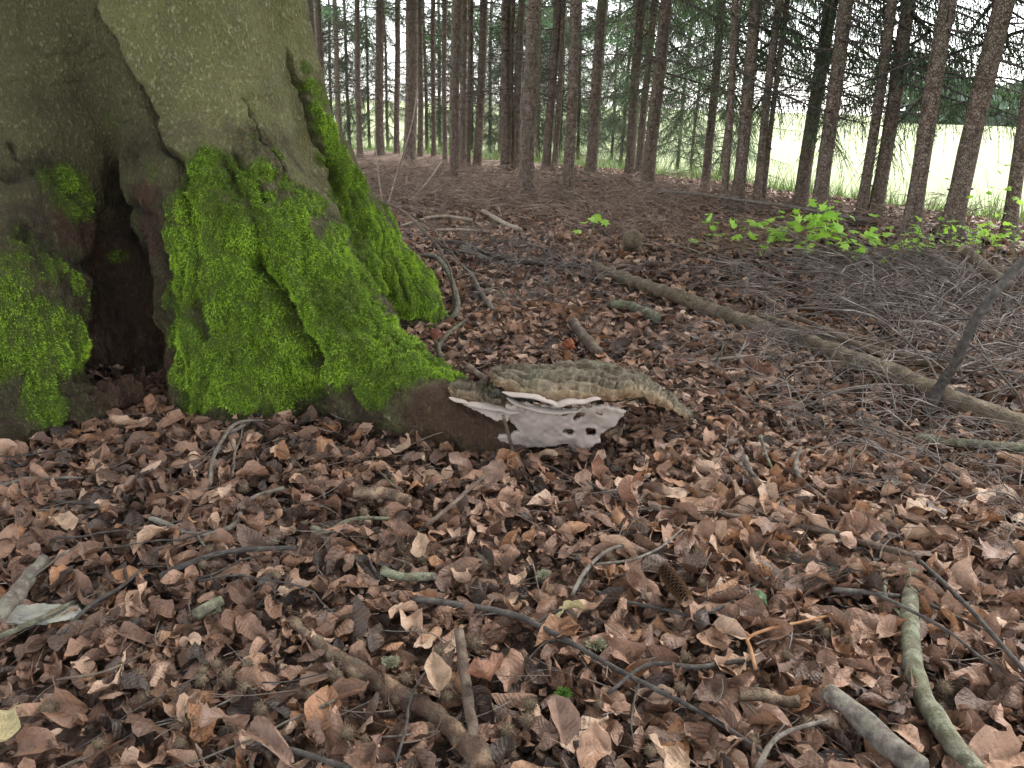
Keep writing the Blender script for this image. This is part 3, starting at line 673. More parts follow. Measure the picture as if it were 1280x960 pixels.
# (base px, base py, width px at mid height, px where the trunk leaves the top of the picture, kind, label)
ST = [
 (396, 188, 11, 388, 'in', 'spruce trunk nearest the beech, its foot hidden behind the mossy flank'),
 (405, 190, 10, 398, 'in', 'dark spruce trunk rising right beside the leftmost one behind the beech'),
 (425, 189, 8, 418, 'in', 'slim far spruce just clear of the beech edge, leaning left'),
 (450, 199, 8, 446, 'in', 'thin straight far spruce in the gap right of the beech'),
 (475, 199, 12, 474, 'in', 'medium far spruce a little left of the stout brown one'),
 (496, 199, 8, 496, 'in', 'faint thin far spruce touching the left side of the stout brown one'),
 (512, 207, 18, 515, 'in', 'stout brown far spruce with two pale dry twigs standing in front'),
 (525, 204, 8, 526, 'in', 'narrow dark spruce trunk half hidden behind the stout far one'),
 (542, 206, 7, 542, 'in', 'pale thin far spruce against the bright gap'),
 (556, 211, 7, 556, 'in', 'very thin spruce left of the straight reddish trunk'),
 (568, 231, 14, 570, 'in', 'straight reddish spruce of middle distance, first of the near ones from the beech'),
 (579, 218, 9, 579, 'in', 'thin spruce close behind the straight reddish trunk'),
 (584, 214, 8, 588, 'in', 'second thin spruce behind the straight reddish trunk, leaning slightly right'),
 (596, 215, 12, 606, 'in', 'grey-brown spruce leaning right between the reddish pair'),
 (630, 218, 11, 633, 'in', 'dark upright spruce, left one of a close trio'),
 (636, 218, 10, 641, 'in', 'dark spruce, middle one of a close trio'),
 (645, 217, 11, 652, 'in', 'spruce leaning behind the big reddish-brown trunk, right one of a close trio'),
 (657, 251, 21, 667, 'in', 'big reddish-brown spruce at the centre with a flared foot'),
 (682, 217, 12, 697, 'in', 'grey spruce leaning right behind the big central one'),
 (693, 216, 8, 705, 'in', 'faint narrow spruce in the shade right of the big central one'),
 (708, 253, 16, 721, 'in', 'spruce with a blackened foot right of the big central one'),
 (738, 218, 15, 754, 'in', 'greenish grey spruce leaning right of the blackened foot'),
 (787, 220, 14, 802, 'out', 'dark spruce against the white gap, left of a leaning pair'),
 (798, 222, 10, 817, 'out', 'slender dark spruce half hidden between two thicker leaning ones'),
 (808, 245, 18, 832, 'out', 'brown spruce at the left end of the bare leaning pole'),
 (881, 240, 12, 902, 'out', 'slim spruce alone before the bright meadow'),
 (904, 266, 10, 920, 'out', 'thin spruce just right of the slim lone one'),
 (920, 266, 17, 948, 'out', 'reddish brown spruce with its foot above the first green seedlings'),
 (944, 267, 11, 975, 'out', 'slim spruce leaning beside a narrower twin'),
 (952, 266, 7, 983, 'out', 'narrowest spruce, tight against the right side of the slim one'),
 (999, 262, 19, 1038, 'out', 'dark thick spruce behind the bare leaning pole'),
 (1021, 281, 20, 1057, 'out', 'thick spruce lit along one side, directly above the green seedlings'),
 (1074, 281, 14, 1115, 'out', 'left trunk of the crossing pair right of the seedlings'),
 (1091, 281, 19, 1139, 'out', 'right, thicker trunk of the crossing pair right of the seedlings'),
 (1137, 295, 23, 1188, 'out', 'thick leaning spruce with a forked looking foot and bark worn pale'),
 (1186, 299, 27, 1255, 'out', 'thickest dark leaning spruce near the tall sapling'),
 (1259, 303, 18, 1302, 'out', 'dark spruce cut by the right edge of the picture'),
]
def spruce(bx, by, wpx, tx, kind, label, k, far=False):
    b = Gh(bx, by); dist = (b - CAM) @ fwd; r = wpx * dist / FPX / 2 * 0.88
    t = atY(tx, 0, b[1]) if not far else np.array([b[0] + rng.normal(0, .03), b[1], b[2] + 2.0])
    lean = (t[:2] - b[:2]) / (t[2] - b[2])
    zs = np.concatenate([[-0.15, 0, 0.05, 0.12, 0.25, 0.4], np.arange(0.6, 3.3, 0.2), [3.6, 4.2, 5, 6.5, 8, 10, 12.5]])
    off = np.stack([0.012 * np.sin(zs * 1.7 + k), 0.012 * np.cos(zs * 1.3 + k * 2), 0 * zs], 1)
    P = np.stack([lean[0] * np.minimum(zs, 4), lean[1] * np.minimum(zs, 4), zs], 1) + off * np.clip(zs, 0, 1)[:, None]
    rr = r * (1 - 0.055 * np.clip(zs, 0, 20)) * (1 + 0.55 * np.exp(-np.clip(zs, 0, 9) / 0.10)) ; rr[-1] = 0.01
    V, F, _ = tubes(P[None], rr[None], 16, True, 0.0)
    ang = np.arctan2(V[:, 1] - np.interp(V[:, 2], zs, P[:, 1]), V[:, 0] - np.interp(V[:, 2], zs, P[:, 0]))
    fl = 1 + 0.16 * np.exp(-np.clip(V[:, 2], 0, 9) / 0.10) * np.sin(ang * 4 + k * 1.7)
    ctr = np.stack([np.interp(V[:, 2], zs, P[:, 0]), np.interp(V[:, 2], zs, P[:, 1])], 1)
    V[:, :2] = ctr + (V[:, :2] - ctr) * (fl * (1 + 0.05 * vnoise(V + k * 3.1, 9, 3)))[:, None]
    e = empty('spruce_tree', tuple(b)); tag(e, label, 'tree', 'slender spruces at the outer edge of the stand' if far else 'spruces of the plantation behind the beech')
    link('trunk', mesh('trunk', V, F), spruce_bark, e)
    V2, F2 = dead_branches(34 if kind == 'in' else 20, 0.8, 3.4, r); V2[:, :2] += lean * np.clip(V2[:, 2:3], 0, 4)
    # knots and stubs
    nk = 16; zk = rng.uniform(.2, 3, nk); ak = rng.uniform(0, 6.28, nk); dk = np.stack([np.cos(ak), np.sin(ak), np.full(nk, .2)], 1); p0 = np.stack([lean[0] * zk, lean[1] * zk, zk], 1)
    KP = p0[:, None] + dk[:, None] * (r * 0.8 + np.array([0, .25, .5]) * 0.06)[None, :, None]
    V3, F3, _ = tubes(KP, np.broadcast_to(np.array([.011, .008, .004]), (nk, 3)), 5)
    link('dead_branches', mesh('dead_branches', *soup([(V2, F2), (V3, F3)]), False), dead_mat, e)['kind'] = 'stuff'
    pool = {'in': CR_IN, 'out': CR_OUT, 'full': CR_FULL}[kind]; cr = pool[k % len(pool)]
    yaw = (0.55 if bx > 760 else 1.2) + rng.normal(0, .25) if kind == 'out' else rng.uniform(0, 6.28)
    for nm, me_ in zip(('crown', 'limbs'), cr):
        o = bpy.data.objects.new(nm, me_); col.objects.link(o); o.parent = e; o.rotation_euler = (0, 0, yaw); o.location = (lean[0] * 1.5, lean[1] * 1.5, 0); o['kind'] = 'stuff'
    return e
for k, s in enumerate(ST): spruce(*s, k)
FAR = [(385, 183, 4), (415, 184, 4), (437, 186, 5), (462, 187, 4), (485, 189, 4), (534, 190, 5), (575, 192, 4), (612, 194, 5), (624, 200, 6), (662, 196, 5), (672, 205, 6), (700, 199, 4), (722, 203, 5), (764, 204, 4), (775, 212, 5), (846, 216, 5), (862, 222, 4), (590, 190, 5), (645, 192, 5), (685, 190, 5), (745, 196, 5), (395, 184, 5), (550, 186, 5), (800, 205, 5), (900, 224, 5)]
for k, (bx, by, wp) in enumerate(FAR):
    spruce(bx, by, wp, bx, 'full', 'slender spruce at the outer edge of the stand with green branches down to the ground', k + 50, True)
# ---------------------------------------------------------------- the beech's upper trunk, limbs and crown (above the picture)
P = np.array([[(-1.41, 3.05, 1.45), (-1.44, 3.05, 2.4), (-1.49, 3.05, 3.6), (-1.52, 3.05, 5.0), (-1.5, 3.1, 7), (-1.3, 3.2, 10), (-1.2, 3.2, 13)]])
V, F, _ = tubes(P, np.array([[.60, .60, .57, .52, .42, .24, .05]]), 28, True, 0.04)
ups = [(V, F)]
for k in range(11):
    a = k * 2.4; z = 4.2 + k * 0.6; L = 5.5 - 0.25 * k; s = np.linspace(0, 1, 8)
    ups.append(tubes((np.array([-1.5, 3.05, z]) + np.stack([np.cos(a) * L * s, np.sin(a) * L * s, 1.6 * s + 0.3 * np.sin(s * 5)], 1))[None], (0.16 * (1 - .85 * s))[None], 8)[:2])
V, F = soup(ups)
beech_up = wood_mat('upper_beech_bark', (0.07, 0.07, 0.04), (0.11, 0.11, 0.06), (0.17, 0.17, 0.10), 12)
link('limbs', mesh('limbs', rel(V, BL), F), beech_up, beech)
NL_ = 26000; u = rng.normal(0, 1, (NL_, 3)); u = nrm(u) * rng.random((NL_, 1)) ** 0.45
P = np.array([-1.2, 2.2, 8.2]) + u * np.array([6.8, 6.8, 3.6]); keepc = fbm(P, 0.7, 2, 77) > -0.25; P = P[keepc]; n = len(P)
M3 = rotmats(n, 0.6); q = np.array([[-.5, 0, 0], [0, -.8, 0], [.5, 0, 0.05], [0, .8, 0]]) * 0.14
V = (np.einsum('nij,vj->nvi', M3, q) + P[:, None]).reshape(-1, 3)
m = NT('beech_leaves'); c = m.mix(m.noise(m.coord('Object'), 3, 2), (0.05, 0.10, 0.02), (0.09, 0.16, 0.03)); m.done(c, 0.5)
tr = m.n('ShaderNodeBsdfTranslucent'); tr.inputs[0].default_value = (0.12, 0.14, 0.05, 1); mx = m.n('ShaderNodeMixShader'); mx.inputs[0].default_value = 0.35
m.l(m.b.outputs[0], mx.inputs[1]); m.l(tr.outputs[0], mx.inputs[2]); m.l(mx.outputs[0], m.t.nodes['Material Output'].inputs[0])
link('crown', mesh('crown', rel(V, BL), np.arange(n * 4).reshape(-1, 4), False), m.m, beech)['kind'] = 'stuff'
# ================================================================ BRACKET FUNGUS
fung = empty('bracket_fungus', tuple(Gh(700, 560))); FL = np.array(fung.location)
tag(fung, 'large woody bracket fungus, grey-brown above and white beneath, at the mossy root end', 'fungus')
def cap(fr, bk, nu, thick, lob, seed):
    E = catmull([G(*p) for p in fr], nu); Bk = catmull([G(*p) for p in bk], nu); u = np.linspace(0, 1, nu)
    E = E + (Bk - E) * (0.05 * np.abs(np.sin(u * np.pi * lob + 0.4)))[:, None]
    top = np.linspace(0, 1, 60)                     # 0 back .. 1 front
    rim = np.linspace(0, 1, 12); und = np.linspace(0, 1, 10)
    rows, zone = [], []
    endf = np.clip(np.sin(np.pi * np.clip(u, 0.01, 0.99)) ** 0.35, 0.15, 1)
    for s in top:
        p = Bk + (E - Bk) * s; terr = 0.014 * (((s * 5.5 + 0.5 * np.sin(u * 7 + seed) + 0.3 * np.sin(u * 19)) % 1.0) ** 2) * (0.4 + s)
        p = p + np.array([0, 0, 1.0]) * ((0.014 * np.sin(np.pi * s ** 0.8) + terr) * endf)[:, None]; rows.append(p); zone.append(np.full(nu, s * 0.6))
    for s in rim[1:]:
        a = s * np.pi; out_ = nrm(E - Bk) * (0.012 * np.sin(a) * endf)[:, None]
        p = E + out_ + np.array([0, 0, -1.0]) * (thick * s * endf)[:, None] + np.array([0, 0, 0.010]) * (np.sin(s * 16))[..., None] * 0.25; rows.append(p); zone.append(np.full(nu, 0.6 + s * 0.3))
    for s in und[1:]:
        p = E + (Bk - E) * 0.75 * s + np.array([0, 0, -1.0]) * ((thick + 0.02 * s) * endf)[:, None]; rows.append(p); zone.append(np.full(nu, 1.0))
    Pm = np.array(rows); zn = np.array(zone); nr = len(rows)
    Pm = Pm + (0.009 * fbm(Pm + seed, 26, 3, 3) + 0.006 * fbm(Pm + seed, 80, 2, 4))[..., None] * np.array([0.3, -0.5, 1.0])
    i, j = np.meshgrid(np.arange(nr - 1), np.arange(nu - 1), indexing='ij'); a = (i * nu + j).ravel()
    return Pm.reshape(-1, 3), np.stack([a, a + nu, a + nu + 1, a + 1], 1), zn.ravel()
m = NT('fungus_cap'); oc = m.coord('Object'); z = m.attr('zone')
zz = m.math('ADD', z, m.math('MULTIPLY', m.math('SUBTRACT', m.noise(oc, 16, 5), 0.5), 0.14))
c = m.ramp(zz, [(0.0, (0.10, 0.082, 0.055)), (0.12, (0.21, 0.18, 0.13)), (0.22, (0.12, 0.10, 0.065)), (0.33, (0.25, 0.22, 0.165)), (0.42, (0.15, 0.125, 0.085)), (0.52, (0.27, 0.23, 0.17)), (0.60, (0.33, 0.25, 0.16)), (0.72, (0.20, 0.115, 0.06)), (0.80, (0.30, 0.20, 0.12)), (0.90, (0.06, 0.032, 0.02)), (1.0, (0.04, 0.024, 0.016))])
c = m.mix(m.ramp(m.noise(oc, 60, 6, 0.7), [(0.36, 0), (0.56, 0.8)]), m.mix(1.0, c, (0.80, 0.78, 0.76), 'MULTIPLY'), m.mix(1.0, c, (0.36, 0.33, 0.29), 'MULTIPLY'))
c = m.mix(m.ramp(m.noise(oc, 8, 3), [(0.5, 0), (0.7, 0.4)]), c, (0.13, 0.14, 0.085))
cap_m = m.done(c, 0.85, m.bump(m.math('ADD', m.noise(oc, 70, 6, 0.7), m.math('MULTIPLY', m.noise(oc, 22, 3), 1.3)), 0.008, 1.0), 0.2)
V, F, zn = cap([(612, 464, .215), (622, 479, .212), (655, 487, .207), (690, 492, .203), (730, 492, .203), (769, 492, .198), (797, 490, .196), (818, 498, .165), (838, 507, .125), (862, 520, .075)],
               [(618, 461, .20), (650, 459, .185), (690, 456, .18), (728, 452, .18), (760, 457, .17), (785, 464, .155), (808, 474, .135), (828, 488, .105), (846, 502, .08), (868, 518, .05)], 170, 0.024, 9, 1.0)
link('cap', mesh('cap', rel(V, FL), F, True, dict(zone=zn)), cap_m, fung)
V, F, zn = cap([(560, 486, .165), (572, 492, .160), (592, 500, .150), (615, 508, .140), (640, 514, .130), (665, 514, .130)],
               [(566, 478, .150), (580, 478, .150), (600, 480, .150), (620, 482, .15), (645, 485, .15), (668, 488, .15)], 70, 0.014, 3, 5.0)
link('cap', mesh('cap', rel(V, FL), F, True, dict(zone=zn)), cap_m, fung)
m = NT('pore_surface'); oc = m.coord('Object')
c = m.mix(m.noise(oc, 9, 4), (0.21, 0.168, 0.142), (0.34, 0.29, 0.255)); c = m.mix(m.ramp(m.noise(oc, 45, 5), [(0.56, 0), (0.72, 0.5)]), c, (0.25, 0.19, 0.15))
pore_m = m.done(c, 0.8, m.bump(m.noise(oc, 120, 3), 0.0015, 0.6), 0.2)
def inpoly(x, y, poly):
    r = np.zeros(len(x), bool); n = len(poly)
    for i in range(n):
        x1, y1 = poly[i]; x2, y2 = poly[(i + 1) % n]
        c = ((y1 > y) != (y2 > y)) & (x < (x2 - x1) * (y - y1) / (y2 - y1 + 1e-12) + x1); r ^= c
    return r
def sheet(name, poly, holes, ytop, ybot, thick, step=1.0, wavy=0.006, edge_curl=0.0):
    poly = [(520 + a / 3.37, 420 + b / 3.37) for a, b in poly]; pa = np.array(poly)
    x0, y0 = pa.min(0) - 2; x1, y1 = pa.max(0) + 2
    gx, gy = np.arange(x0, x1, step), np.arange(y0, y1, step); Xp, Yp = np.meshgrid(gx, gy); Xf, Yf = Xp.ravel(), Yp.ravel()
    yw = ytop + (ybot - ytop) * (Yf - y0) / (y1 - y0)
    W = np.array([atY(a, b, c) for a, b, c in zip(Xf, Yf, yw)])
    Q3 = np.stack([Xf, Yf, 0 * Xf], 1)
    jx = 1.6 * vnoise(Q3, 0.16, 3) + 0.8 * vnoise(Q3, 0.5, 4); jy = 1.3 * vnoise(Q3, 0.16, 5) + 0.8 * vnoise(Q3, 0.5, 6)
    ins = inpoly(Xf + jx, Yf + jy, poly)
    for hx, hy, ra, rb in holes:
        hx, hy = 520 + hx / 3.37, 420 + hy / 3.37; ins &= ((Xf + jx - hx) / (ra / 3.37)) ** 2 + ((Yf + jy - hy) / (rb / 3.37)) ** 2 > 1
    W[:, 1] += wavy * vnoise(Q3, 0.07, 8) + 0.35 * wavy * vnoise(Q3, 0.22, 9)
    nX = len(gx); I = ins.reshape(Xp.shape); cell = I[:-1, :-1] & I[1:, :-1] & I[:-1, 1:] & I[1:, 1:]; a = np.argwhere(cell); a = a[:, 0] * nX + a[:, 1]
    F = np.stack([a, a + nX, a + nX + 1, a + 1], 1); used = np.zeros(len(W), bool); used[F.ravel()] = True; rm = np.cumsum(used) - 1
    o = link(name, mesh(name, rel(W[used], FL), rm[F]), pore_m, fung); s = o.modifiers.new('depth', 'SOLIDIFY'); s.thickness = thick; s.offset = -1
    sm_ = o.modifiers.new('soft', 'SMOOTH'); sm_.factor = 0.5; sm_.iterations = 3
    return o
sheet('pore_surface', [(370, 300), (470, 285), (600, 305), (700, 300), (760, 290), (885, 322), (862, 350), (850, 375), (800, 405), (775, 425), (775, 450), (740, 470), (700, 497), (655, 490), (645, 465), (600, 468), (510, 478), (430, 487), (370, 462), (330, 425), (345, 415), (400, 420), (430, 400), (400, 375), (385, 350)],
      [(612, 322, 30, 9), (690, 336, 22, 13), (676, 348, 12, 10), (640, 405, 20, 15), (655, 410, 16, 9), (738, 411, 17, 11), (725, 404, 9, 7), (720, 298, 14, 8), (770, 330, 12, 5)], 1.868, 1.925, 0.014, wavy=0.007)
sheet('pore_flap', [(190, 285), (300, 300), (375, 310), (440, 312), (420, 335), (392, 340), (392, 362), (350, 360), (300, 340), (240, 316)], [], 1.885, 1.872, 0.012, wavy=0.006)
def lip(pts, y0, y1, w, seed):
    P = np.array([atY(520 + a / 3.37, 420 + b / 3.37, y0 + (y1 - y0) * i / (len(pts) - 1)) for i, (a, b) in enumerate(pts)]); C = catmull(P, 90)
    C = C + .003 * np.stack([vnoise(C + seed, 40, 1), vnoise(C + seed, 40, 2), vnoise(C + seed, 40, 3)], 1); u = np.linspace(0, 1, 90)
    rr = w * np.clip(np.sin(np.pi * np.clip(u, .01, .99)) ** .4, .1, 1) * (1 + .35 * vnoise(C + seed, 30, 7)); v, f, _ = tubes(C[None], rr[None], 12, True, .06)
    c = np.repeat(C, 12, 0); n_ = len(c); v[:n_] = c + (v[:n_] - c) * np.array([1, 2.4, .72]); link('pore_lip', mesh('pore_lip', rel(v, FL), f), pore_m, fung)
lip([(362, 236), (420, 247), (500, 256), (560, 274), (600, 290), (645, 272), (700, 276), (745, 266), (778, 268)], 1.86, 1.86, .0085, 1)
lip([(380, 262), (440, 290), (520, 306), (600, 318), (660, 316), (700, 300)], 1.872, 1.872, .008, 2)
lip([(136, 260), (175, 272), (225, 290)], 1.905, 1.890, .0055, 3)
lip([(200, 284), (260, 292), (320, 300), (380, 316), (440, 322)], 1.895, 1.870, .0075, 4)
# ================================================================ LOGS, BRANCHES AND STICKS
W_GREY = wood_mat('grey_dead_wood', (0.045, 0.036, 0.029), (0.11, 0.09, 0.074), (0.21, 0.18, 0.155), 60, 1, 0.003, 0.25)
W_BROWN = wood_mat('brown_bark', (0.045, 0.030, 0.022), (0.105, 0.072, 0.052), (0.19, 0.14, 0.105), 40, 1, 0.006, 0.10)
W_DARK = wood_mat('dark_bark', (0.022, 0.018, 0.016), (0.050, 0.042, 0.037), (0.10, 0.088, 0.078), 50, 1, 0.004, 0.08)
W_LICH = wood_mat('lichened_bark', (0.045, 0.038, 0.026), (0.10, 0.088, 0.062), (0.17, 0.155, 0.115), 50, 1, 0.006, 0.55, 0.85, 0.28)
W_PALE = wood_mat('pale_stripped_wood', (0.13, 0.10, 0.075), (0.23, 0.185, 0.14), (0.32, 0.27, 0.215), 40, 1, 0.002, 0.0)
W_ORNG = wood_mat('orange_twig_bark', (0.15, 0.07, 0.03), (0.24, 0.12, 0.055), (0.30, 0.18, 0.10), 60, 1, 0.001)
W_LOG = wood_mat('log_bark', (0.045, 0.032, 0.021), (0.125, 0.090, 0.060), (0.23, 0.175, 0.125), 22, 1, 0.014, 0.06, 0.85, 0.15)
W_PEEL = wood_mat('peeling_rotten_bark', (0.030, 0.017, 0.011), (0.095, 0.056, 0.036), (0.30, 0.205, 0.13), 28, 1, 0.014, 0.15)
CUT = wood_mat('cut_end', (0.16, 0.12, 0.08), (0.24, 0.19, 0.13), (0.32, 0.26, 0.19), 60, 1, 0.002)
def stick(name, cat, label, pts, w0, w1, mat, z=0.03, side=(), n=None, sides=None, rough=0.06, group=None, ends=False):
    """pts: (px, py[, height above ground]); w0/w1: width in pixels at start / end"""
    L3 = []
    for p in pts: L3.append(Gh(p[0], p[1], p[2] if len(p) > 2 else z))
    L3 = np.array(L3); n = n or max(14, 6 * len(pts)); C = catmull(L3, n)
    C = C + 0.15 * min(w0, 20) / 967 * np.stack([vnoise(C, 25, 1), vnoise(C, 25, 2), vnoise(C, 25, 3)], 1)
    dist = (C - CAM) @ fwd; wpx = np.linspace(w0, w1, n) * (1 + 0.10 * vnoise(C, 30, 6)); rr = np.maximum(wpx * dist / FPX / 2, 0.0007)
    C[:, 2] += 0.3 * rr
    sides = sides or (5 if w0 < 5 else 9 if w0 < 14 else 18)
    ob_loc = C[0].copy(); parts = [tubes(C[None], rr[None], sides, True, rough)[:2]]
    for sp, sw in side:
        S3 = np.array([Gh(p[0], p[1], p[2] if len(p) > 2 else z) for p in sp]); S = catmull(S3, 14); S = S + 0.004 * np.stack([vnoise(S, 25, 4), vnoise(S, 25, 5), vnoise(S, 25, 6)], 1)
        ds = (S - CAM) @ fwd; parts.append(tubes(S[None], np.maximum(np.linspace(sw, sw * .45, 14) * ds / FPX / 2, 0.0006)[None], 5, True, rough)[:2])
    V, F = soup(parts)
    if ends:
        e = empty(name, tuple(ob_loc)); tag(e, label, cat, group)
        link('bark', mesh('bark', rel(V, ob_loc), F), mat, e)
        d = nrm((C[0] - C[1])[None])[0]; r_ = rr[0]
        Pd = np.array([[C[0] - d * r_ * 0.1, C[0] + d * r_ * 0.08, C[0] + d * (r_ * 0.08 + 0.0005)]])
        v, f, _ = tubes(Pd, np.array([[r_ * 0.96, r_ * 0.94, r_ * 0.90]]), sides, True, 0.05); link('cut_face', mesh('cut_face', rel(v, ob_loc), f), CUT, e)
        return e
    o = link(name, mesh(name, rel(V, ob_loc), F), mat, None, tuple(ob_loc)); tag(o, label, cat, group); return o
stick('fallen_log', 'log', 'long thin fallen log lying diagonally across the leaf litter right of the fungus',
      [(742, 336, .03), (800, 358, .04), (850, 374, .045), (905, 396, .05), (960, 416, .05), (1010, 432, .05), (1060, 452, .05), (1110, 470, .05), (1170, 498, .05), (1230, 522, .04), (1290, 545, .02)], 14, 33, W_LOG, rough=0.16, n=90, ends=True,
      side=[([(905, 396, .05), (895, 380, .09), (880, 372, .10)], 5), ([(1010, 432, .06), (1016, 470, .02), (1005, 490, .01)], 4), ([(1100, 465, .1), (1108, 430, .18)], 5), ([(860, 375, .07), (850, 352, .12)], 4)])
stick('fallen_log', 'log', 'second thinner log lying behind and along the long diagonal one', [(950, 396, .06), (1010, 416, .06), (1060, 430, .06), (1120, 446, .06), (1180, 458, .06)], 9, 13, W_LOG, n=50, rough=.12)
stick('fallen_log', 'log', 'low brown log half under the green seedlings, ending at the broken branch', [(990, 318, .04), (1040, 321, .04), (1095, 326, .04), (1150, 333, .04), (1215, 339, .04), (1290, 345, .04)], 8, 15, W_BROWN, n=50, rough=.12)
stick('cut_branch', 'branch', 'thick broken branch with a cut end propped up beyond the brushwood', [(1203, 312, .26), (1220, 328, .20), (1240, 345, .13), (1262, 358, .06)], 17, 13, W_LOG, ends=True, rough=.14)
stick('cut_branch', 'branch', 'short pale peg standing under the cut end of the broken branch', [(1209, 318, .18), (1210, 335, .09), (1210, 350, .02)], 6, 6, W_PALE)
stick('dead_branch', 'branch', 'dark bare branch slanting up out of the log to the right edge', [(1158, 520, .02), (1172, 490, .10), (1190, 462, .19), (1205, 430, .28), (1222, 398, .36), (1250, 358, .45), (1288, 318, .54)], 15, 10, W_DARK, n=50, rough=.12,
      side=[([(1222, 398, .36), (1180, 400, .33), (1140, 412, .30)], 3), ([(1205, 430, .28), (1240, 445, .24)], 3)])
stick('dead_pole', 'branch', 'long bare pole leaning low behind the dark spruces above the seedlings', [(818, 240, .16), (870, 243, .16), (920, 250, .15), (980, 258, .15), (1040, 268, .12), (1085, 277, .08)], 4, 5, W_GREY, n=40)
stick('dead_pole', 'branch', 'pale straight pole lying on the ground behind the blackened spruce foot', [(672, 226, .06), (720, 227, .06), (765, 222, .08)], 5, 3, W_GREY)
stick('dead_branch', 'branch', 'short greenish-grey branch at the right edge in front of the log', [(1146, 547, .04), (1180, 553, .04), (1230, 558, .04), (1290, 562, .04)], 11, 13, W_LICH, ends=True)
stick('dead_branch', 'branch', 'thick green mossy branch pointing down to the bottom right corner', [(1137, 712, .05), (1137, 745, .045), (1137, 785, .045), (1141, 830, .045), (1153, 870, .045), (1172, 905, .045), (1192, 935, .045), (1220, 972, .045)], 18, 29, W_LICH, n=60, ends=True, rough=.07,
      side=[([(1105, 720, .05), (1108, 745, .05), (1122, 765, .05), (1140, 790, .06)], 7)])
stick('cut_branch', 'branch', 'short round grey branch with a clean end beside the thick mossy one', [(1035, 868, .06), (1065, 893, .055), (1100, 925, .05), (1150, 968, .05)], 24, 33, W_GREY, n=34, ends=True, rough=.05, sides=20)
stick('rotten_branch', 'branch', 'rotten brown branch with flaking bark running to the bottom centre', [(362, 778, .03), (400, 808, .035), (440, 840, .035), (480, 860, .035), (520, 882, .035), (555, 905, .035), (585, 935, .035), (605, 972, .035)], 16, 34, W_PEEL, n=70, rough=.34)
stick('dead_branch', 'branch', 'short upright brown stick crossing the rotten branch at the bottom centre', [(573, 790, .07), (578, 825, .06), (584, 870, .055), (590, 910, .05), (584, 935, .04)], 13, 15, W_BROWN, rough=.12)
stick('twig', 'twig', 'long thin dark twig running from the centre down to the lower right', [(518, 750, .05), (570, 757, .05), (625, 765, .05), (668, 780, .05), (720, 808, .05), (780, 842, .05), (840, 872, .05), (900, 905, .05), (960, 945, .05)], 9, 5, W_DARK, n=70, rough=.1,
      side=[([(668, 780, .05), (700, 762, .07), (722, 770, .07)], 5), ([(720, 808, .05), (690, 800, .05), (655, 830, .04)], 5), ([(800, 850, .05), (790, 895, .05), (795, 930, .05)], 4), ([(625, 765, .05), (600, 772, .05)], 4)])
stick('twig', 'twig', 'forked pale grey twig on the leaves in front of the front root', [(188, 648, .05), (215, 660, .05), (240, 669, .05), (270, 667, .05), (295, 655, .05), (302, 640, .05), (318, 622, .05), (355, 610, .05)], 8, 5, W_GREY, n=44, side=[([(240, 669, .05), (252, 678, .05), (262, 692, .04)], 5)])
stick('twig', 'twig', 'straight dark twig just below the forked pale grey one', [(200, 722, .04), (230, 708, .05), (265, 695, .05), (310, 688, .05), (370, 686, .05)], 9, 6, W_DARK)
stick('bark_strip', 'bark', 'weathered grey branch piece at the left edge', [(-12, 785, .05), (15, 755, .05), (38, 722, .05), (58, 700, .05)], 26, 14, W_GREY, rough=.16)
stick('twig', 'twig', 'lichen-covered twig tip below the weathered piece at the left edge', [(-10, 802, .05), (20, 788, .05), (60, 770, .06), (95, 752, .05)], 10, 6, W_LICH)
stick('twig', 'twig', 'dark twig slanting up from the lichen-covered tip at left', [(75, 795, .05), (110, 760, .05), (150, 735, .05), (178, 712, .05)], 6, 4, W_DARK)
stick('twig', 'twig', 'short stubby stick with crusty green lichen at left of centre', [(245, 770, .05), (262, 760, .05), (278, 752, .05)], 15, 12, W_LICH)
stick('twig', 'twig', 'short lichened stick above the small moss tuft, left of the centre', [(390, 660, .04), (410, 666, .04), (428, 655, .04), (450, 648, .04), (486, 648, .04)], 7, 4, W_LICH)
stick('bark_strip', 'bark', 'short thick piece of pinkish-brown dead wood near the small moss tuft', [(442, 618, .05), (465, 620, .05), (490, 620, .05), (510, 628, .05)], 16, 15, W_PEEL, rough=.14)
stick('twig', 'twig', 'straight twig pointing up towards the fungus from the centre of the litter', [(532, 658, .05), (555, 640, .06), (580, 618, .07), (606, 595, .08)], 6, 5, W_BROWN)
stick('twig', 'twig', 'crusty grey lichened stick lying level in the centre foreground', [(478, 716, .05), (505, 722, .05), (545, 722, .05)], 13, 10, W_LICH, rough=.15)
stick('twig', 'twig', 'bent orange twig on the right foreground leaves', [(945, 838, .06), (938, 812, .07), (935, 798, .07), (960, 787, .07), (1000, 778, .06), (1040, 768, .05)], 5, 3, W_ORNG, side=[([(935, 798, .07), (930, 792, .07)], 5)])
stick('twig', 'twig', 'curved pale twig arching beside the pine cone', [(715, 745, .05), (728, 720, .06), (745, 700, .06), (765, 686, .06), (790, 680, .05)], 6, 4, W_GREY)
stick('twig', 'twig', 'thin straight pale twig crossing above the pine cone', [(745, 706, .06), (790, 700, .06), (825, 685, .06), (852, 662, .06)], 4, 3, W_GREY)
stick('twig', 'twig', 'long dark twig running right from the curved pale one under the leaves', [(725, 732, .03), (770, 750, .04), (830, 762, .04), (870, 770, .04), (915, 752, .05), (960, 722, .05)], 6, 3, W_DARK)
stick('dead_branch', 'branch', 'grey-brown branch lying level right of the pine cone, one end under the mossy branch', [(790, 625, .03), (850, 640, .04), (930, 648, .04), (1010, 660, .04), (1080, 680, .04), (1150, 700, .04)], 5, 11, W_BROWN, n=50)
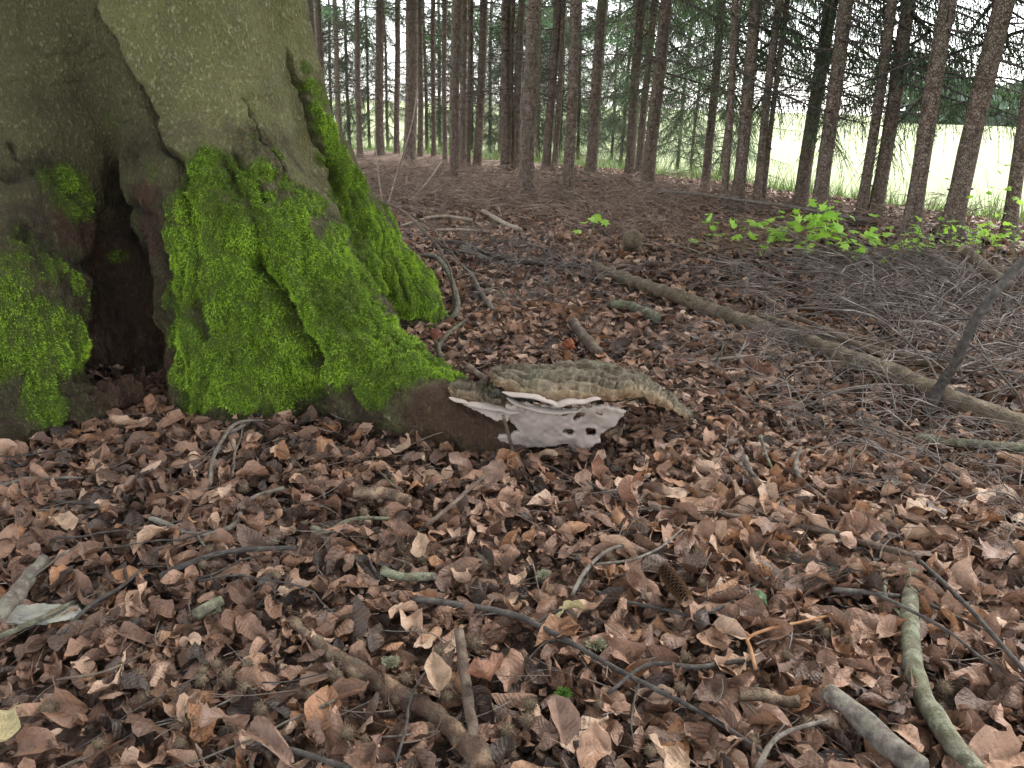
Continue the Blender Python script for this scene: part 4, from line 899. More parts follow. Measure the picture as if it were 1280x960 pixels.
stick('twig', 'twig', 'thin dark twig sweeping down to the right edge past the mossy branch', [(1150, 702, .05), (1180, 730, .06), (1215, 765, .06), (1250, 805, .06), (1290, 850, .05)], 5, 7, W_DARK)
stick('twig', 'twig', 'long thin twig crossing over the mossy branch to the right', [(1100, 745, .07), (1140, 765, .09), (1185, 790, .08), (1230, 825, .06), (1285, 855, .05)], 5, 3, W_DARK)
stick('twig', 'twig', 'dark level twig left of the top of the mossy branch', [(1040, 738, .05), (1090, 742, .05), (1150, 752, .04), (1225, 788, .04)], 7, 5, W_DARK)
stick('twig', 'twig', 'short forked grey twig pointing up at the bottom right of centre', [(945, 965, .05), (960, 935, .06), (985, 915, .06), (1035, 900, .06)], 8, 5, W_GREY, side=[([(960, 935, .06), (978, 905, .08)], 4)])
stick('twig', 'twig', 'short pale upright twig with a knobby foot behind the pine cone area', [(1020, 620, .02), (1000, 600, .04), (995, 580, .06), (1000, 560, .08)], 10, 4, W_GREY, rough=.15)
stick('dead_branch', 'branch', 'stumpy pale root-like branch right of the fungus in the shade', [(930, 572, .06), (936, 590, .04), (955, 608, .03), (978, 620, .02)], 9, 6, W_GREY, rough=.15)
stick('twig', 'twig', 'thin greenish twig dangling down right of the stumpy pale branch', [(950, 545, .08), (958, 570, .06), (972, 600, .04), (985, 625, .03)], 4, 3, W_LICH)
stick('dead_branch', 'branch', 'pale arched twig over the leaves in front of the long log', [(1012, 508, .05), (1035, 493, .09), (1065, 485, .10), (1100, 481, .10), (1138, 482, .08)], 3.5, 2.5, W_GREY)
stick('dead_branch', 'branch', 'arched bare branch leaning off the right flank of the beech down to its rear root', [(458, 246, .30), (500, 262, .26), (530, 290, .21), (548, 310, .16), (560, 340, .10), (568, 370, .06), (566, 392, .03)], 3, 6, W_BROWN, n=50,
      side=[([(530, 290, .21), (560, 310, .16), (600, 318, .10)], 4), ([(500, 262, .26), (540, 285, .2), (575, 330, .1), (590, 345, .05)], 3), ([(548, 310, .16), (562, 335, .12), (568, 370, .1)], 3)])
stick('dead_branch', 'branch', 'mossy bent root-like branch at the foot of the rear root', [(480, 392, .03), (505, 388, .03), (545, 394, .03), (565, 398, .03), (572, 378, .06), (562, 345, .10), (548, 325, .12), (535, 320, .12)], 8, 6, W_LICH, n=50, rough=.12)
stick('dead_branch', 'branch', 'dark branch lying across the litter behind the rear root', [(545, 302, .05), (580, 305, .06), (610, 318, .06), (650, 328, .05), (700, 332, .05), (740, 335, .05)], 5, 6, W_DARK, n=40)
stick('dead_branch', 'branch', 'thick short pale piece of branch behind the rear root', [(578, 312, .04), (592, 318, .04), (606, 326, .04)], 9, 8, W_GREY)
stick('dead_branch', 'branch', 'forked grey branch on the ground right of the rear root', [(618, 392, .03), (600, 365, .06), (590, 345, .08), (575, 330, .08)], 8, 3, W_GREY, side=[([(600, 365, .06), (620, 360, .06), (635, 375, .04)], 4), ([(600, 365, .05), (590, 385, .03)], 4)])
stick('dead_branch', 'branch', 'pale stripped stick lying on the open brown floor before the big central spruce', [(603, 264, .05), (620, 274, .05), (636, 283, .04), (650, 288, .04)], 5, 7, W_PALE)
stick('dead_branch', 'branch', 'long pale bent stick on the brown floor right of the beech flank', [(500, 283, .05), (530, 274, .06), (555, 271, .06), (590, 276, .05)], 3, 5, W_PALE)
stick('dead_branch', 'branch', 'lower of the two pale sticks on the brown floor right of the beech', [(545, 288, .04), (575, 288, .04), (610, 290, .04)], 4, 4, W_PALE)
stick('dry_stem', 'twig', 'tall dry pale stem leaning right in front of the stout far spruce', [(484, 260, .0), (497, 215, .3), (505, 190, .48), (516, 150, .74), (522, 110, 1.0)], 2.5, 1.2, W_PALE)
stick('dry_stem', 'twig', 'tall dry pale stem standing upright left of the leaning one', [(480, 265, .0), (474, 225, .26), (470, 190, .48), (468, 160, .66)], 2.5, 1.2, W_PALE)
stick('dry_stem', 'twig', 'dry pale stick propped slanting up right behind the beech flank', [(508, 252, .0), (525, 238, .1), (540, 220, .2), (552, 202, .3)], 2.5, 2, W_PALE)
stick('rotten_branch', 'branch', 'short mossy rotten branch lying before the far end of the long log', [(762, 383, .04), (785, 384, .045), (803, 392, .045), (822, 400, .04)], 12, 15, W_LICH, rough=.2)
stick('rotten_branch', 'branch', 'dark rotting branch stub pointing down to the fungus from behind', [(716, 404, .07), (726, 418, .06), (738, 432, .04), (748, 445, .03)], 12, 15, W_BROWN, rough=.18)
stick('twig', 'twig', 'pale forked twig standing behind the end of the fungus root', [(552, 452, .03), (548, 435, .07), (560, 418, .11), (580, 402, .14)], 9, 3, W_LICH, side=[([(548, 435, .07), (538, 418, .10)], 5)])
stick('twig', 'twig', 'short brown twig resting on the bark above the fungus', [(585, 458, .20), (598, 468, .2), (610, 476, .2)], 7, 7, W_BROWN)
stick('twig', 'twig', 'thin twig hanging in front of the white underside of the fungus', [(629, 520, .16), (636, 545, .1), (641, 565, .05), (638, 580, .04)], 4.5, 4, W_BROWN)
stick('twig', 'twig', 'thin twig lying against the bare red-brown root left of the fungus', [(505, 560, .03), (545, 543, .06), (580, 536, .07), (600, 528, .09)], 2.5, 2, W_BROWN)
stick('twig', 'twig', 'bleached twig bundle lying in front of the mossy front root', [(262, 608, .04), (268, 570, .05), (285, 540, .06), (300, 528, .07), (330, 526, .05)], 6, 3, W_GREY, side=[([(285, 540, .06), (300, 535, .06), (312, 530, .05)], 7), ([(290, 600, .04), (295, 565, .05), (305, 535, .05)], 4)])
stick('twig', 'twig', 'long thin twig on the ground in front of the left root', [(-5, 612, .04), (30, 600, .05), (70, 598, .05), (105, 598, .04)], 6, 3, W_GREY)
stick('twig', 'twig', 'level dark twig below the one before the left root', [(10, 625, .04), (60, 627, .04), (110, 630, .04), (155, 628, .04)], 5, 4, W_DARK)
stick('twig', 'twig', 'thin dark twig at the bottom edge left of centre', [(320, 930, .06), (370, 940, .06), (420, 955, .05), (460, 965, .05)], 8, 6, W_DARK)
stick('twig', 'twig', 'thin purple-brown twig crossing the leaves at lower left', [(70, 850, .05), (130, 840, .06), (185, 815, .06)], 4, 3, W_BROWN)
stick('rotten_branch', 'branch', 'chunky rotten wood piece at the bottom right of centre', [(922, 868, .04), (945, 872, .04), (970, 876, .04), (1000, 878, .04)], 17, 15, W_PEEL, rough=.2)
stick('twig', 'twig', 'slender twig between the rotten wood and the orange twig', [(760, 868, .05), (810, 832, .05), (870, 835, .05), (925, 828, .05), (948, 838, .05)], 5, 7, W_DARK)
stick('twig', 'twig', 'straight grey stick lying level beyond the centre of the long log', [(848, 455, .04), (880, 452, .04), (910, 448, .05), (942, 445, .05)], 4, 4, W_PALE)
stick('twig', 'twig', 'thin branch crossing the long log from the brushwood', [(955, 373, .14), (990, 395, .13), (1030, 412, .12), (1090, 440, .1), (1130, 450, .08)], 7, 5, W_BROWN)

# ---- loose twigs nothing tells apart: the largest singly, the rest as litter
def twig_points(n, x, y, L, lift, curv=0.35, arch=0.0, npt=9):
    s = np.linspace(0, 1, npt); a = rng.uniform(0, 2 * np.pi, n); d = np.stack([np.cos(a), np.sin(a)], 1)
    k = rng.normal(0, curv, n); px = x[:, None] + d[:, :1] * L[:, None] * s - d[:, 1:] * (k * L)[:, None] * s ** 2
    py = y[:, None] + d[:, 1:] * L[:, None] * s + d[:, :1] * (k * L)[:, None] * s ** 2
    wob = np.stack([px, py, 0 * px], -1); px = px + 0.05 * L[:, None] * vnoise(wob, 14, 3) ; py = py + 0.05 * L[:, None] * vnoise(wob, 14, 4)
    z = hgt(px, py) + lift[:, None] + arch * (np.sin(np.pi * s)[None] * (L * rng.uniform(0, 1, n))[:, None]) + (rng.normal(0, .05, n) * L)[:, None] * s + 0.006 * vnoise(wob, 20, 5)
    P = np.stack([px, py, z], -1); return P
def region(pix, n):                                # random ground points inside a ground polygon given by pixel corners
    Pg = np.array([Gh(*p)[:2] for p in pix]); out = []
    lo, hi = Pg.min(0), Pg.max(0)
    while len(out) < n:
        q = rng.uniform(lo, hi, (n * 3, 2)); ok = inpoly(q[:, 0], q[:, 1], [tuple(t) for t in Pg]); out += list(q[ok])
    return np.array(out[:n])
n = 160; y = np.sqrt(rng.uniform(.65 ** 2, 2.6 ** 2, n)); x = rng.uniform(-1, 1, n) * .7 * y
ok = beech_sdf(np.stack([x, y, 0 * x + .05], 1)) > .08; x, y = x[ok], y[ok]; n = len(x)
P = twig_points(n, x, y, rng.uniform(.07, .34, n), rng.uniform(.035, .065, n))
for k in range(n):
    r0 = rng.uniform(.0010, .0030); v, f, _ = tubes(P[k][None], (r0 * np.linspace(1, .5, 9))[None], 5, True, .08)
    o = link('twig', mesh('twig', rel(v, P[k, 0]), f), [W_GREY, W_BROWN, W_DARK, W_BROWN][k % 4], None, tuple(P[k, 0]))
    tag(o, 'thin bare loose twig among the dead leaves', 'twig', 'loose twigs among the dead leaves')
def twig_mass(name, label, pts, Lr, rr, lift, mat, curv=.35, arch=0., fork=2, up=0.0):
    n = len(pts); L = rng.uniform(*Lr, n) * rng.uniform(.5, 1, n); P = twig_points(n, pts[:, 0], pts[:, 1], L, rng.uniform(*lift, n), curv, arch)
    if up:
        s = np.linspace(0, 1, 9); P[..., 2] += (np.abs(rng.normal(0, up, n)) * L)[:, None] * s * (1 - 0.35 * s)
    r0 = rng.uniform(*rr, n); R0 = r0[:, None] * np.linspace(1, .4, 9)
    A = [P]; B = [R0]
    for _ in range(fork):
        i = rng.integers(2, 7, n); b = P[np.arange(n), i]; d = nrm(P[np.arange(n), i + 1] - P[np.arange(n), i - 1]); d = nrm(d + rng.normal(0, .55, (n, 3)) * np.array([1, 1, .45])); l2 = L * rng.uniform(.2, .5, n); s = np.linspace(0, 1, 9)
        bend = rng.normal(0, .25, (n, 3)) * np.array([1, 1, .5])
        A.append(b[:, None] + d[:, None] * (l2[:, None] * s)[..., None] + bend[:, None] * (l2[:, None] * s ** 2)[..., None]); B.append(r0[:, None] * np.linspace(.6, .25, 9))
    P, R0 = np.concatenate(A), np.concatenate(B); keep_ = beech_sdf(P[:, 0]) > 0.02
    V, F, _ = tubes(P[keep_], R0[keep_], 4, False); o = link(name, mesh(name, V, F), mat); tag(o, label, None, kind='stuff'); return o
W_TW = wood_mat('twig_litter_bark', (0.05, 0.036, 0.028), (0.12, 0.09, 0.07), (0.27, 0.23, 0.20), 9, 1, 0.001)
W_GT = wood_mat('grey_brush_bark', (0.035, 0.027, 0.022), (0.115, 0.092, 0.078), (0.34, 0.295, 0.26), 9, 1, 0.001)
W_RB = wood_mat('reddish_brush_bark', (0.045, 0.029, 0.021), (0.20, 0.14, 0.105), (0.44, 0.345, 0.285), 7, 1, 0.001)
n = 1500; y = np.sqrt(rng.uniform(.6 ** 2, 3.2 ** 2, n)); x = rng.uniform(-1, 1, n) * (.75 * y + .3)
twig_mass('twig_litter', 'fine twigs strewn over the dead leaves', np.stack([x, y], 1), (.04, .18), (.0006, .0016), (.02, .06), W_TW)
twig_mass('brushwood', 'tangled heap of bare grey brushwood beyond the long log', region([(930, 340), (1290, 335), (1290, 540), (1190, 500), (1030, 430), (880, 375)], 340), (.2, .75), (.0012, .0042), (.01, .09), W_GT, .45, .16, 4, .20)
twig_mass('brushwood', 'taller tangle of dead branches piled at the right edge over the log', region([(1090, 400), (1290, 380), (1290, 560), (1180, 520)], 85), (.4, 1.0), (.0018, .0050), (.02, .12), W_GT, .5, .25, 5, .42)
twig_mass('brushwood', 'loose bare twigs at the near side of the long log', region([(880, 420), (1030, 450), (1290, 560), (1290, 680), (1100, 640), (950, 560), (870, 470)], 200), (.15, .5), (.0009, .0024), (.02, .08), W_GT, .4, .2, 3, .25)
twig_mass('brushwood', 'low grey-brown brushwood between the seedlings and the inner spruces', region([(740, 262), (1010, 300), (1000, 330), (760, 318), (690, 285)], 230), (.2, .6), (.0012, .0032), (.01, .06), W_RB, .5, .2, 3, .3)
twig_mass('brushwood', 'red-brown dead brush covering the floor under the inner spruces', region([(440, 207), (560, 212), (800, 226), (960, 268), (800, 270), (640, 275), (500, 262), (450, 240)], 1300), (.2, .9), (.0015, .0048), (.0, .08), W_RB, .5, .15, 3, .16)
twig_mass('brushwood', 'dead spruce twigs banked up at the foot of the outermost trees', region([(800, 240), (1000, 264), (1290, 296), (1290, 318), (1000, 288), (800, 262)], 330), (.2, .7), (.0014, .0042), (.0, .10), W_RB, .5, .2, 3, .22)
twig_mass('brushwood', 'grey twigs piled on the litter right of the rear root', region([(560, 300), (740, 330), (760, 385), (640, 400), (580, 390)], 170), (.15, .5), (.0010, .0032), (.01, .08), W_GT, .4, .2, 3, .2)
twig_mass('needle_litter', 'fine brown needle and twig litter on the open floor behind the beech', region([(455, 225), (700, 250), (980, 300), (980, 330), (700, 320), (560, 300), (480, 270)], 2600), (.05, .22), (.0010, .0024), (.0, .03), W_RB, .4, .1, 1, 0)
# ================================================================ SEEDLINGS
m = NT('seedling_leaf'); uvn = m.coord('UV')
c = m.mix(m.objrand(), (0.20, 0.42, 0.04), (0.36, 0.58, 0.09)); m.done(c, 0.45, None, 0.4)
tr = m.n('ShaderNodeBsdfTranslucent'); tr.inputs[0].default_value = (0.42, 0.65, 0.08, 1); mx = m.n('ShaderNodeMixShader'); mx.inputs[0].default_value = 0.5
m.l(m.b.outputs[0], mx.inputs[1]); m.l(tr.outputs[0], mx.inputs[2]); m.l(mx.outputs[0], m.t.nodes['Material Output'].inputs[0]); seed_leaf = m.m
m = NT('seedling_stem'); seed_stem = m.done((0.12, 0.16, 0.05), 0.6)
def maple_leaf():
    tips = [(0, 0), (-.30, .05), (-.52, .32), (-.30, .40), (-.50, .78), (-.20, .70), (0, 1.12), (.20, .70), (.50, .78), (.30, .40), (.52, .32), (.30, .05)]
    v = np.array([(0, .38, .03)] + [(a, b, -.22 * abs(a) - .16 * b * b) for a, b in tips]); v = v + rng.normal(0, .02, v.shape)
    f = np.array([(0, i, i % 12 + 1) for i in range(1, 13)])[:, [0, 2, 1]]; return v, f
SL = []
for _ in range(6):
    v, f = maple_leaf(); me_ = mesh('leaf', v, f, False); me_.materials.append(seed_leaf); SL.append(me_)
SEED = [(737, 302, .16, 6, 'small lone green seedling on the brown floor far left of the others'), (886, 318, .20, 9, 'leftmost green seedling of the row before the outer spruces'), (925, 322, .20, 9, 'green seedling second from the left end of the row'),
 (925, 292, .12, 6, 'small green seedling at the foot of the reddish brown spruce'), (962, 318, .22, 11, 'green seedling left of the broad clump, over the dark twig'), (985, 312, .20, 11, 'green seedling at the back left of the broad clump'),
 (1000, 326, .24, 13, 'green seedling at the front left of the broad clump'), (1020, 318, .26, 13, 'tallest green seedling in the middle of the broad clump'), (1035, 334, .24, 13, 'green seedling in the front of the broad clump'),
 (1052, 325, .24, 13, 'green seedling right of the middle of the broad clump'), (1068, 340, .22, 12, 'lowest green seedling at the right front of the broad clump'), (1085, 335, .16, 8, 'last green seedling at the right end of the broad clump'),
 (1117, 330, .14, 7, 'small green seedling at the left end of the log'), (1138, 328, .16, 8, 'green seedling over the log below the thick leaning spruce'), (1160, 320, .16, 9, 'green seedling at the foot of the forked looking spruce'),
 (1180, 324, .17, 10, 'green seedling in front of the thickest dark spruce'), (1198, 328, .17, 10, 'green seedling just left of the broken branch'), (1222, 324, .18, 10, 'green seedling just right of the broken branch'),
 (1245, 328, .18, 10, 'green seedling below the tall sapling'), (1266, 330, .18, 10, 'green seedling at the foot of the spruce at the right edge'), (1284, 322, .16, 9, 'green seedling cut by the right edge'),
 (1148, 312, .14, 8, 'low green seedling behind the one at the forked looking spruce'), (1210, 312, .15, 9, 'green seedling between the thickest spruce and the sapling'), (1234, 308, .40, 26, 'tall thin sapling with a cloud of small green leaves before the meadow')]
for k, (px, py, h0, nl, lab) in enumerate(SEED):
    nl = int(nl * 1.6) if 940 < px < 1095 else nl
    h = h0 * 1.3
    b = Gh(px, py); e = empty('seedling' if h0 < .3 else 'sapling', tuple(b)); tag(e, lab, 'seedling' if h0 < .3 else 'sapling', 'green seedlings on the woodland floor' if h0 < .3 else None)
    nst = 2 if h0 < .3 else 4; P = []
    for q in range(nst):
        a = rng.uniform(0, 6.28); s = np.linspace(0, 1, 6); rr_ = rng.uniform(.05, .12) if h0 < .3 else rng.uniform(.05, .2)
        P.append(np.stack([np.cos(a) * rr_ * s ** 1.5, np.sin(a) * rr_ * s ** 1.5, h * rng.uniform(.6, 1) * s], 1))
    P = np.array(P); v, f, _ = tubes(P, np.broadcast_to(np.linspace(.0025, .0012, 6), (nst, 6)), 5); link('stem', mesh('stem', v, f), seed_stem, e)
    MM2 = rotmats(nl, .55); sz = (.064 if px < 1100 else .046) if h0 < .3 else .042
    for q in range(nl):
        st = P[q % nst]; i = rng.integers(3, 6) if h0 < .3 else rng.integers(1, 6); p = st[i] + rng.normal(0, .06 if h0 < .3 else .08, 3) * np.array([1, 1, .45])
        put_leaf(SL[q % 6], p, MM2[q], sz * rng.uniform(.7, 1.3), e, 'leaf')
# grass and weeds along the meadow edge
N = 26000; t = rng.uniform(0, 1, N) ** 1.0; seg = rng.integers(1, 6, N); Pe = EDGE[seg] + (EDGE[seg + 1] - EDGE[seg]) * t[:, None]
dd = EDGE[seg + 1] - EDGE[seg]; nn2 = np.stack([dd[:, 1], -dd[:, 0]], 1) / np.linalg.norm(dd, axis=1)[:, None]; Pe = Pe + nn2 * rng.uniform(-.1, 3.2, N)[:, None] ** 1.0
base = np.stack([Pe[:, 0], Pe[:, 1], np.maximum(hgt(Pe[:, 0], Pe[:, 1]), -.42)], 1); hh = rng.uniform(.08, .42, N); dr = nrm(np.stack([rng.normal(0, .35, N), rng.normal(0, .35, N), np.ones(N)], 1)); sdv = np.stack([rng.normal(0, 1, N), rng.normal(0, 1, N), 0 * hh], 1); sdv = nrm(sdv) * .006
V = np.stack([base - sdv, base + sdv, base + dr * hh[:, None]], 1).reshape(-1, 3)
m = NT('meadow_grass'); m.done(m.mix(m.noise(m.coord('Object'), 1.5, 3), (0.09, 0.17, 0.03), (0.24, 0.33, 0.08)), 0.6)
tag(link('grass', mesh('grass', V, np.arange(N * 3).reshape(-1, 3), False), m.m), 'tall grass along the edge of the meadow', kind='stuff')
# distant wood on the right beyond the meadow
N = 9000; ang = rng.uniform(R(24), R(62), N); rad = rng.uniform(170, 200, N); zz = -0.5 + 13 * rng.random(N) ** .9 * (0.75 + 0.35 * vnoise(np.stack([ang * 30, ang * 0, ang * 0], 1), 1, 2))
C = np.stack([rad * np.sin(ang), rad * np.cos(ang), zz], 1); M3 = rotmats(N, 1.2); q = np.array([[-1, 0, 0], [0, -.8, .1], [1, 0, 0], [0, .9, 0]]) * 1.1
m = NT('distant_foliage'); m.done(m.mix(m.noise(m.coord('Object'), .05, 3), (0.10, 0.14, 0.11), (0.14, 0.18, 0.14)), 0.7)
tag(link('distant_woodland', mesh('distant_woodland', (np.einsum('nij,vj->nvi', M3, q) + C[:, None]).reshape(-1, 3), np.arange(N * 4).reshape(-1, 4), False), m.m), 'blue-green wood on the far side of the meadow', kind='stuff')

# ================================================================ SMALL THINGS ON THE LITTER
# spruce cone: core and spiral of scales
def cone_obj(px, py, L, r, yaw, label):
    b = Gh(px, py, .075); e = empty('spruce_cone', tuple(b)); tag(e, label, 'cone'); e.rotation_euler = (R(90), 0, yaw)
    s = np.linspace(0, 1, 10); P = np.stack([0 * s, 0 * s, (s - .5) * L], 1)[None]; prof = np.sin(np.pi * (0.08 + 0.86 * s)) ** .5
    m1 = NT('cone_scale'); c = m1.mix(m1.noise(m1.coord('Object'), 200, 3), (0.10, 0.055, 0.030), (0.27, 0.17, 0.10)); m1.done(c, .6)
    m2 = NT('cone_core'); m2.done((0.03, 0.018, 0.012), .9)
    v, f, _ = tubes(P, (r * .62 * prof)[None], 10); link('core', mesh('core', v, f), m2.m, e)
    sv = np.array([(-.5, 0, 0), (.5, 0, 0), (.62, 0, .6), (.25, .02, 1.0), (-.25, .02, 1.0), (-.62, 0, .6), (0, -.14, .5)]); sf = np.array([(0, 1, 6), (1, 2, 6), (2, 3, 6), (3, 4, 6), (4, 5, 6), (5, 0, 6)])
    sme = mesh('scale', sv, sf, False); sme.materials.append(m1.m)
    for k in range(120):
        u = k / 120; a = k * 2.39996; z = (u - .5) * L; pr = r * math.sin(math.pi * (0.08 + .86 * u)) ** .5
        o = bpy.data.objects.new('scale', sme); col.objects.link(o); o.parent = e
        out_ = Vector((math.cos(a), math.sin(a), 0)); tang = Vector((-math.sin(a), math.cos(a), 0)); d = (out_ * .62 + Vector((0, 0, .78))).normalized(); nn3 = tang.cross(d)
        S = r * .72; o.matrix_basis = Matrix(((tang.x * S, nn3.x * S, d.x * S, out_.x * pr * .55), (tang.y * S, nn3.y * S, d.y * S, out_.y * pr * .55), (tang.z * S, nn3.z * S, d.z * S, z), (0, 0, 0, 1)))
cone_obj(842, 728, .105, .0165, R(14), 'long brown spruce cone lying among the leaves right of centre')
# beech husks
def husk(seed):
    n = 210; k = np.arange(n) + .5; ph = np.arccos(1 - 2 * k / n); th = np.pi * (1 + 5 ** .5) * k
    d = np.stack([np.cos(th) * np.sin(ph), np.sin(th) * np.sin(ph), np.cos(ph)], 1); R0 = .008
    s1 = nrm(np.cross(d, rng.normal(0, 1, (n, 3)))) * .0008
    b = d * R0 * .9; tip = d * R0 * rng.uniform(1.25, 1.6, (n, 1)) + rng.normal(0, .0015, (n, 3))
    V1 = np.stack([b - s1, b + s1, tip], 1).reshape(-1, 3); F1 = np.arange(n * 3).reshape(-1, 3)
    s = np.linspace(0, 1, 7); v, f, _ = tubes(np.stack([0 * s, 0 * s, (s - .5) * 2 * R0], 1)[None], (R0 * np.sqrt(np.clip(1 - (2 * s - 1) ** 2, .02, 1)))[None], 8); return soup([(V1, F1), (v, f)])
m = NT('husk'); husk_m = m.done(m.mix(m.noise(m.coord('Object'), 60, 3), (0.07, 0.048, 0.030), (0.19, 0.14, 0.09)), .9)
HM = []
for q in range(4):
    v, f = husk(q); me_ = mesh('beech_husk', v, f, False); me_.materials.append(husk_m); HM.append(me_)
hp = [(172, 850), (180, 870), (640, 640), (480, 640), (270, 830), (560, 870), (605, 705), (950, 745), (765, 700), (330, 905), (390, 870), (420, 845), (60, 885), (225, 930), (560, 860), (870, 690), (700, 655), (1010, 905), (455, 640), (130, 745), (660, 900), (305, 610), (345, 720), (735, 930), (510, 700), (850, 860), (90, 650), (215, 612), (1180, 860), (1060, 800)]
hp += [(int(rng.uniform(100, 1180)), int(rng.uniform(600, 950))) for _ in range(50)]
for k, (px, py) in enumerate(hp):
    p = Gh(px, py, .045); o = bpy.data.objects.new('beech_husk', HM[k % 4]); col.objects.link(o); o.location = tuple(p); o.rotation_euler = (rng.uniform(0, 3), rng.uniform(0, 3), rng.uniform(0, 6)); o.scale = (rng.uniform(.8, 1.25),) * 3
    tag(o, 'small bristly brown beech nut husk among the leaves', 'husk', 'beech nut husks')
# particular leaves
def special_leaf(px, py, h, s, mat_cols, label, tilt=(0, 0, 0), curl=1.0, lobes=0, W=.75, cat='leaf'):
    V, f, uv = leaf_shapes(1, 12, 8, .08, W, curl * 1.2, lobes); m_ = leaf_material('special_leaf', False, [(0, mat_cols[0]), (1, mat_cols[1])]);
    me_ = mesh('fallen_leaf', V[0], f, True, dict(rnd=np.full(len(V[0]), .6)), uv); o = link('fallen_leaf', me_, m_); o.location = tuple(Gh(px, py, h)); o.rotation_euler = tuple(R(t) for t in tilt); o.scale = (s * .72,) * 3; tag(o, label, cat)
OR = ((0.14, 0.062, 0.034), (0.27, 0.125, 0.07)); BR_ = ((0.13, 0.075, 0.05), (0.24, 0.145, 0.10)); TAN = ((0.28, 0.18, 0.11), (0.42, 0.29, 0.19)); YEL = ((0.30, 0.24, 0.10), (0.45, 0.38, 0.20)); RED = ((0.16, 0.055, 0.03), (0.22, 0.08, 0.045))
special_leaf(78, 655, .07, 1.15, TAN, 'big flat tan leaf under the level twigs at left', (10, 15, 40), .5)
special_leaf(528, 682, .07, 1.1, TAN, 'pale pinkish crinkled leaf left of centre below the straight twig', (25, -20, 10), .8)
special_leaf(745, 585, .07, 1.3, OR, 'large rusty crinkled leaf standing right under the fungus', (60, 10, 20), .9, 3)
special_leaf(790, 610, .08, 1.4, OR, 'tall rusty curled leaf leaning beside the fungus on the right', (70, -20, -60), 1.2, 3)
special_leaf(575, 580, .07, 1.35, BR_, 'wide brown leaf resting against the bare root left of the fungus', (45, 0, 70), .6, 3)
special_leaf(620, 590, .07, 1.2, BR_, 'broad brown leaf beside the thin twig under the fungus', (50, 12, -20), .8, 3)
special_leaf(680, 592, .07, 1.3, OR, 'rust brown leaf in the row under the white pore surface', (55, 0, 110), .9, 3)
special_leaf(952, 460, .06, 1.4, OR, 'large pointed orange-brown leaf standing before the long log', (65, 0, 160), .6, 4, .9)
special_leaf(1155, 635, .06, 1.5, TAN, 'big yellow-brown lobed leaf in the right-hand litter', (10, 5, 80), .4, 4, .9)
special_leaf(1240, 690, .06, 1.5, BR_, 'big orange-brown lobed leaf near the right edge', (15, -8, 130), .4, 4, .9)
special_leaf(710, 760, .07, 1.2, YEL, 'yellowish green curled leaf right of centre under the long twig', (20, 40, 150), 1.2)
special_leaf(5, 905, .07, 1.0, YEL, 'yellow leaf at the lower left edge', (20, 20, 0), .7)
special_leaf(335, 925, .08, 1.5, BR_, 'large pale brown leaf at the bottom left of centre', (20, -10, 50), .5)
special_leaf(278, 895, .08, 1.5, BR_, 'broad smooth brown leaf standing at lower left', (45, 0, 150), .5)
special_leaf(700, 900, .08, 1.2, BR_, 'round purplish brown leaf at the bottom centre right of the crossing sticks', (35, 10, 20), .5)
special_leaf(830, 945, .08, 1.3, TAN, 'pale tan leaf at the bottom edge right of centre', (30, 10, 80), .8)
special_leaf(187, 505, .06, 1.1, OR, 'single rusty leaf standing in the dark hollow of the beech', (75, 0, 10), .5)
special_leaf(545, 417, .12, .75, RED, 'small three-cornered rust red leaf caught in the pale forked twig', (80, 0, 0), .2, 0, 1.1)
special_leaf(950, 748, .06, .55, ((0.10, 0.17, 0.08), (0.14, 0.22, 0.10)), 'small fresh green leaf right of the spruce cone', (30, 0, 60), .5)
special_leaf(610, 850, .08, 1.5, OR, 'long folded leaf right of the short upright stick', (60, 25, 190), 1.2)
special_leaf(545, 840, .08, 1.0, TAN, 'pale leaf just left of the short upright stick', (50, 0, 20), .8)
# chunk of red rotten wood, tree stump, moss tuft, spruce sprig, grey bark flake, lichens
def chunk(name, px, py, h, size, mat, label, cat, seed=0, sub=4):
    import bmesh
    bm = bmesh.new(); bmesh.ops.create_icosphere(bm, subdivisions=sub, radius=1.0); v = np.array([x.co[:] for x in bm.verts]); me_ = bpy.data.meshes.new(name)
    v = v * (1 + .38 * fbm(v + seed, 1.6, 3, 3) + .16 * fbm(v + seed, 6, 2, 5))[:, None]; v = np.sign(v) * np.abs(v) ** .85 * np.array(size)
    for a, b in zip(bm.verts, v): a.co = b
    bm.to_mesh(me_); bm.free(); o = link(name, me_, mat, None, tuple(Gh(px, py, h))); tag(o, label, cat); return o
W_RED = wood_mat('red_rotten_wood', (0.10, 0.028, 0.014), (0.24, 0.075, 0.035), (0.36, 0.20, 0.13), 60, 1, .004)
chunk('rotten_wood', 711, 430, .05, (.022, .014, .017), W_RED, 'small chunk of orange-red rotten wood behind the fungus', 'wood', 2)
stick('tree_stump', 'stump', 'low sawn stump at the near edge of the brushwood, left of the seedlings', [(790, 318, .0), (790, 303, .10), (790, 303, .115)], 26, 22, W_LOG, n=14, rough=.1, sides=20)
W_FL = wood_mat('grey_bark_flake', (0.13, 0.12, 0.10), (0.22, 0.21, 0.18), (0.30, 0.29, 0.26), 30, 1, .003, .4)
chunk('bark_flake', 52, 768, .05, (.062, .028, .005), W_FL, 'flat grey flake of bark with lichen at the left edge', 'bark', 5)
chunk('bark_flake', 30, 772, .035, (.03, .022, .004), W_FL, 'smaller grey bark flake tucked under the flat one at left', 'bark', 9)
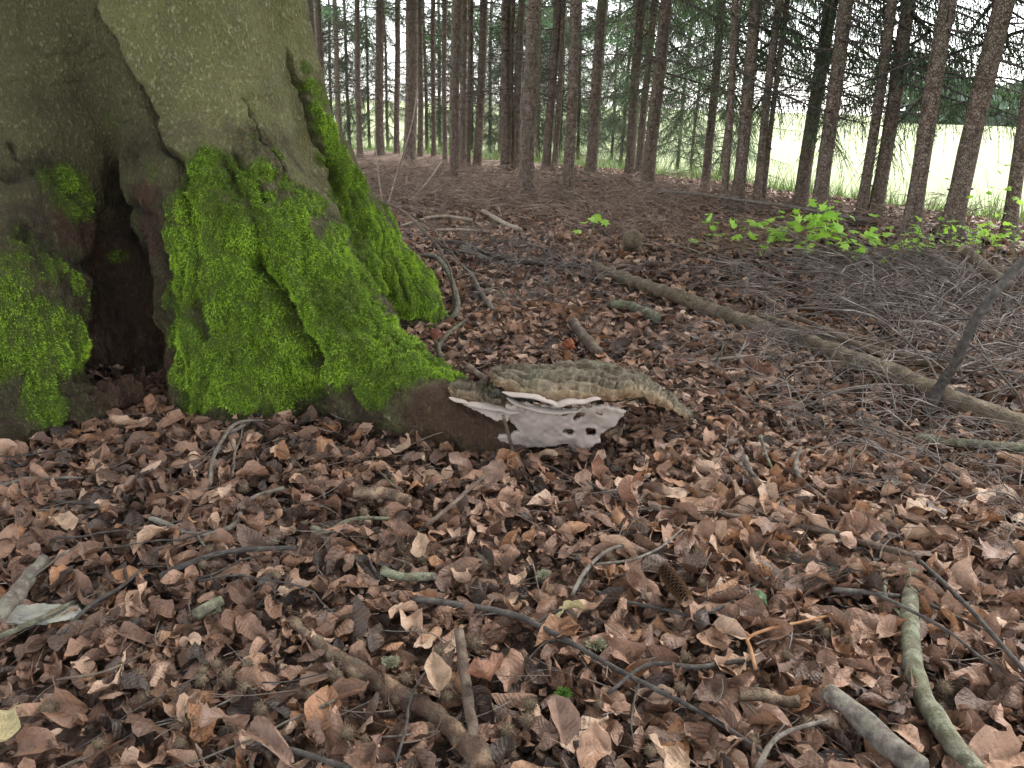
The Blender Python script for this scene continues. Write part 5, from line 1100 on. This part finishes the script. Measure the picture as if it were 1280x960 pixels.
def tuft(name, px, py, r, n, L, w_, mat, label, cat, flat=.6):
    seed_t = px
    p = Gh(px, py, .035); d = rng.normal(0, 1, (n, 3)); d[:, 2] = np.abs(d[:, 2]); r = r * (1 + .35 * vnoise(d, 2.2, seed_t))[:, None]; b = nrm(d) * r * rng.random((n, 1)) ** .5 * np.array([1, 1, flat]); dr = nrm(d + rng.normal(0, .5, (n, 3))); s1 = nrm(np.cross(dr, rng.normal(0, 1, (n, 3)))) * w_
    V = np.stack([b - s1, b + s1, b + dr * L], 1).reshape(-1, 3); o = link(name, mesh(name, V, np.arange(n * 3).reshape(-1, 3), False), mat, None, tuple(p)); tag(o, label, cat); return o
m = NT('moss_tuft'); mt = m.done((0.10, 0.20, 0.03), .8)
m = NT('pale_lichen'); lt = m.done(m.mix(m.noise(m.coord('Object'), 150, 3), (0.19, 0.185, 0.115), (0.33, 0.325, 0.22)), .9)
tuft('moss_tuft', 482, 608, .016, 900, .008, .0009, mt, 'small cushion of green moss on the litter below the front root', 'moss')
tuft('lichen_tuft', 488, 828, .014, 700, .004, .0013, lt, 'pale green lichen tuft on the rotten brown branch', 'lichen', .15)
tuft('lichen_tuft', 265, 762, .014, 700, .004, .0011, lt, 'crusty pale lichen on the short stubby stick', 'lichen', .2)
tuft('lichen_tuft', 90, 762, .014, 600, .006, .001, lt, 'lichen crust on the grey bark flake at left', 'lichen', .15)
tuft('lichen_tuft', 680, 718, .014, 600, .005, .001, lt, 'round pale lichen patch on a leaf near the centre', 'lichen', .12)
tuft('lichen_tuft', 745, 805, .016, 600, .007, .001, lt, 'grey lichen fluff beside the long dark twig', 'lichen', .15)
tuft('moss_tuft', 704, 868, .010, 500, .006, .0009, mt, 'tiny green moss bit near the bottom centre', 'moss')
# sprig of spruce needles
(nv_, nf_), (wv2, wf2) = green_branch(.16, 12, 26, .012, .0014, .1)
e = empty('spruce_sprig', tuple(Gh(1078, 712, .065))); tag(e, 'small green sprig of spruce needles at the top of the mossy branch', 'twig'); e.rotation_euler = (0, 0, R(170)); e.scale = (.6, .35, .35)
link('needles', mesh('needles', nv_, nf_, False), needles, e); link('stem', mesh('stem', wv2, wf2, False), dead_mat, e)
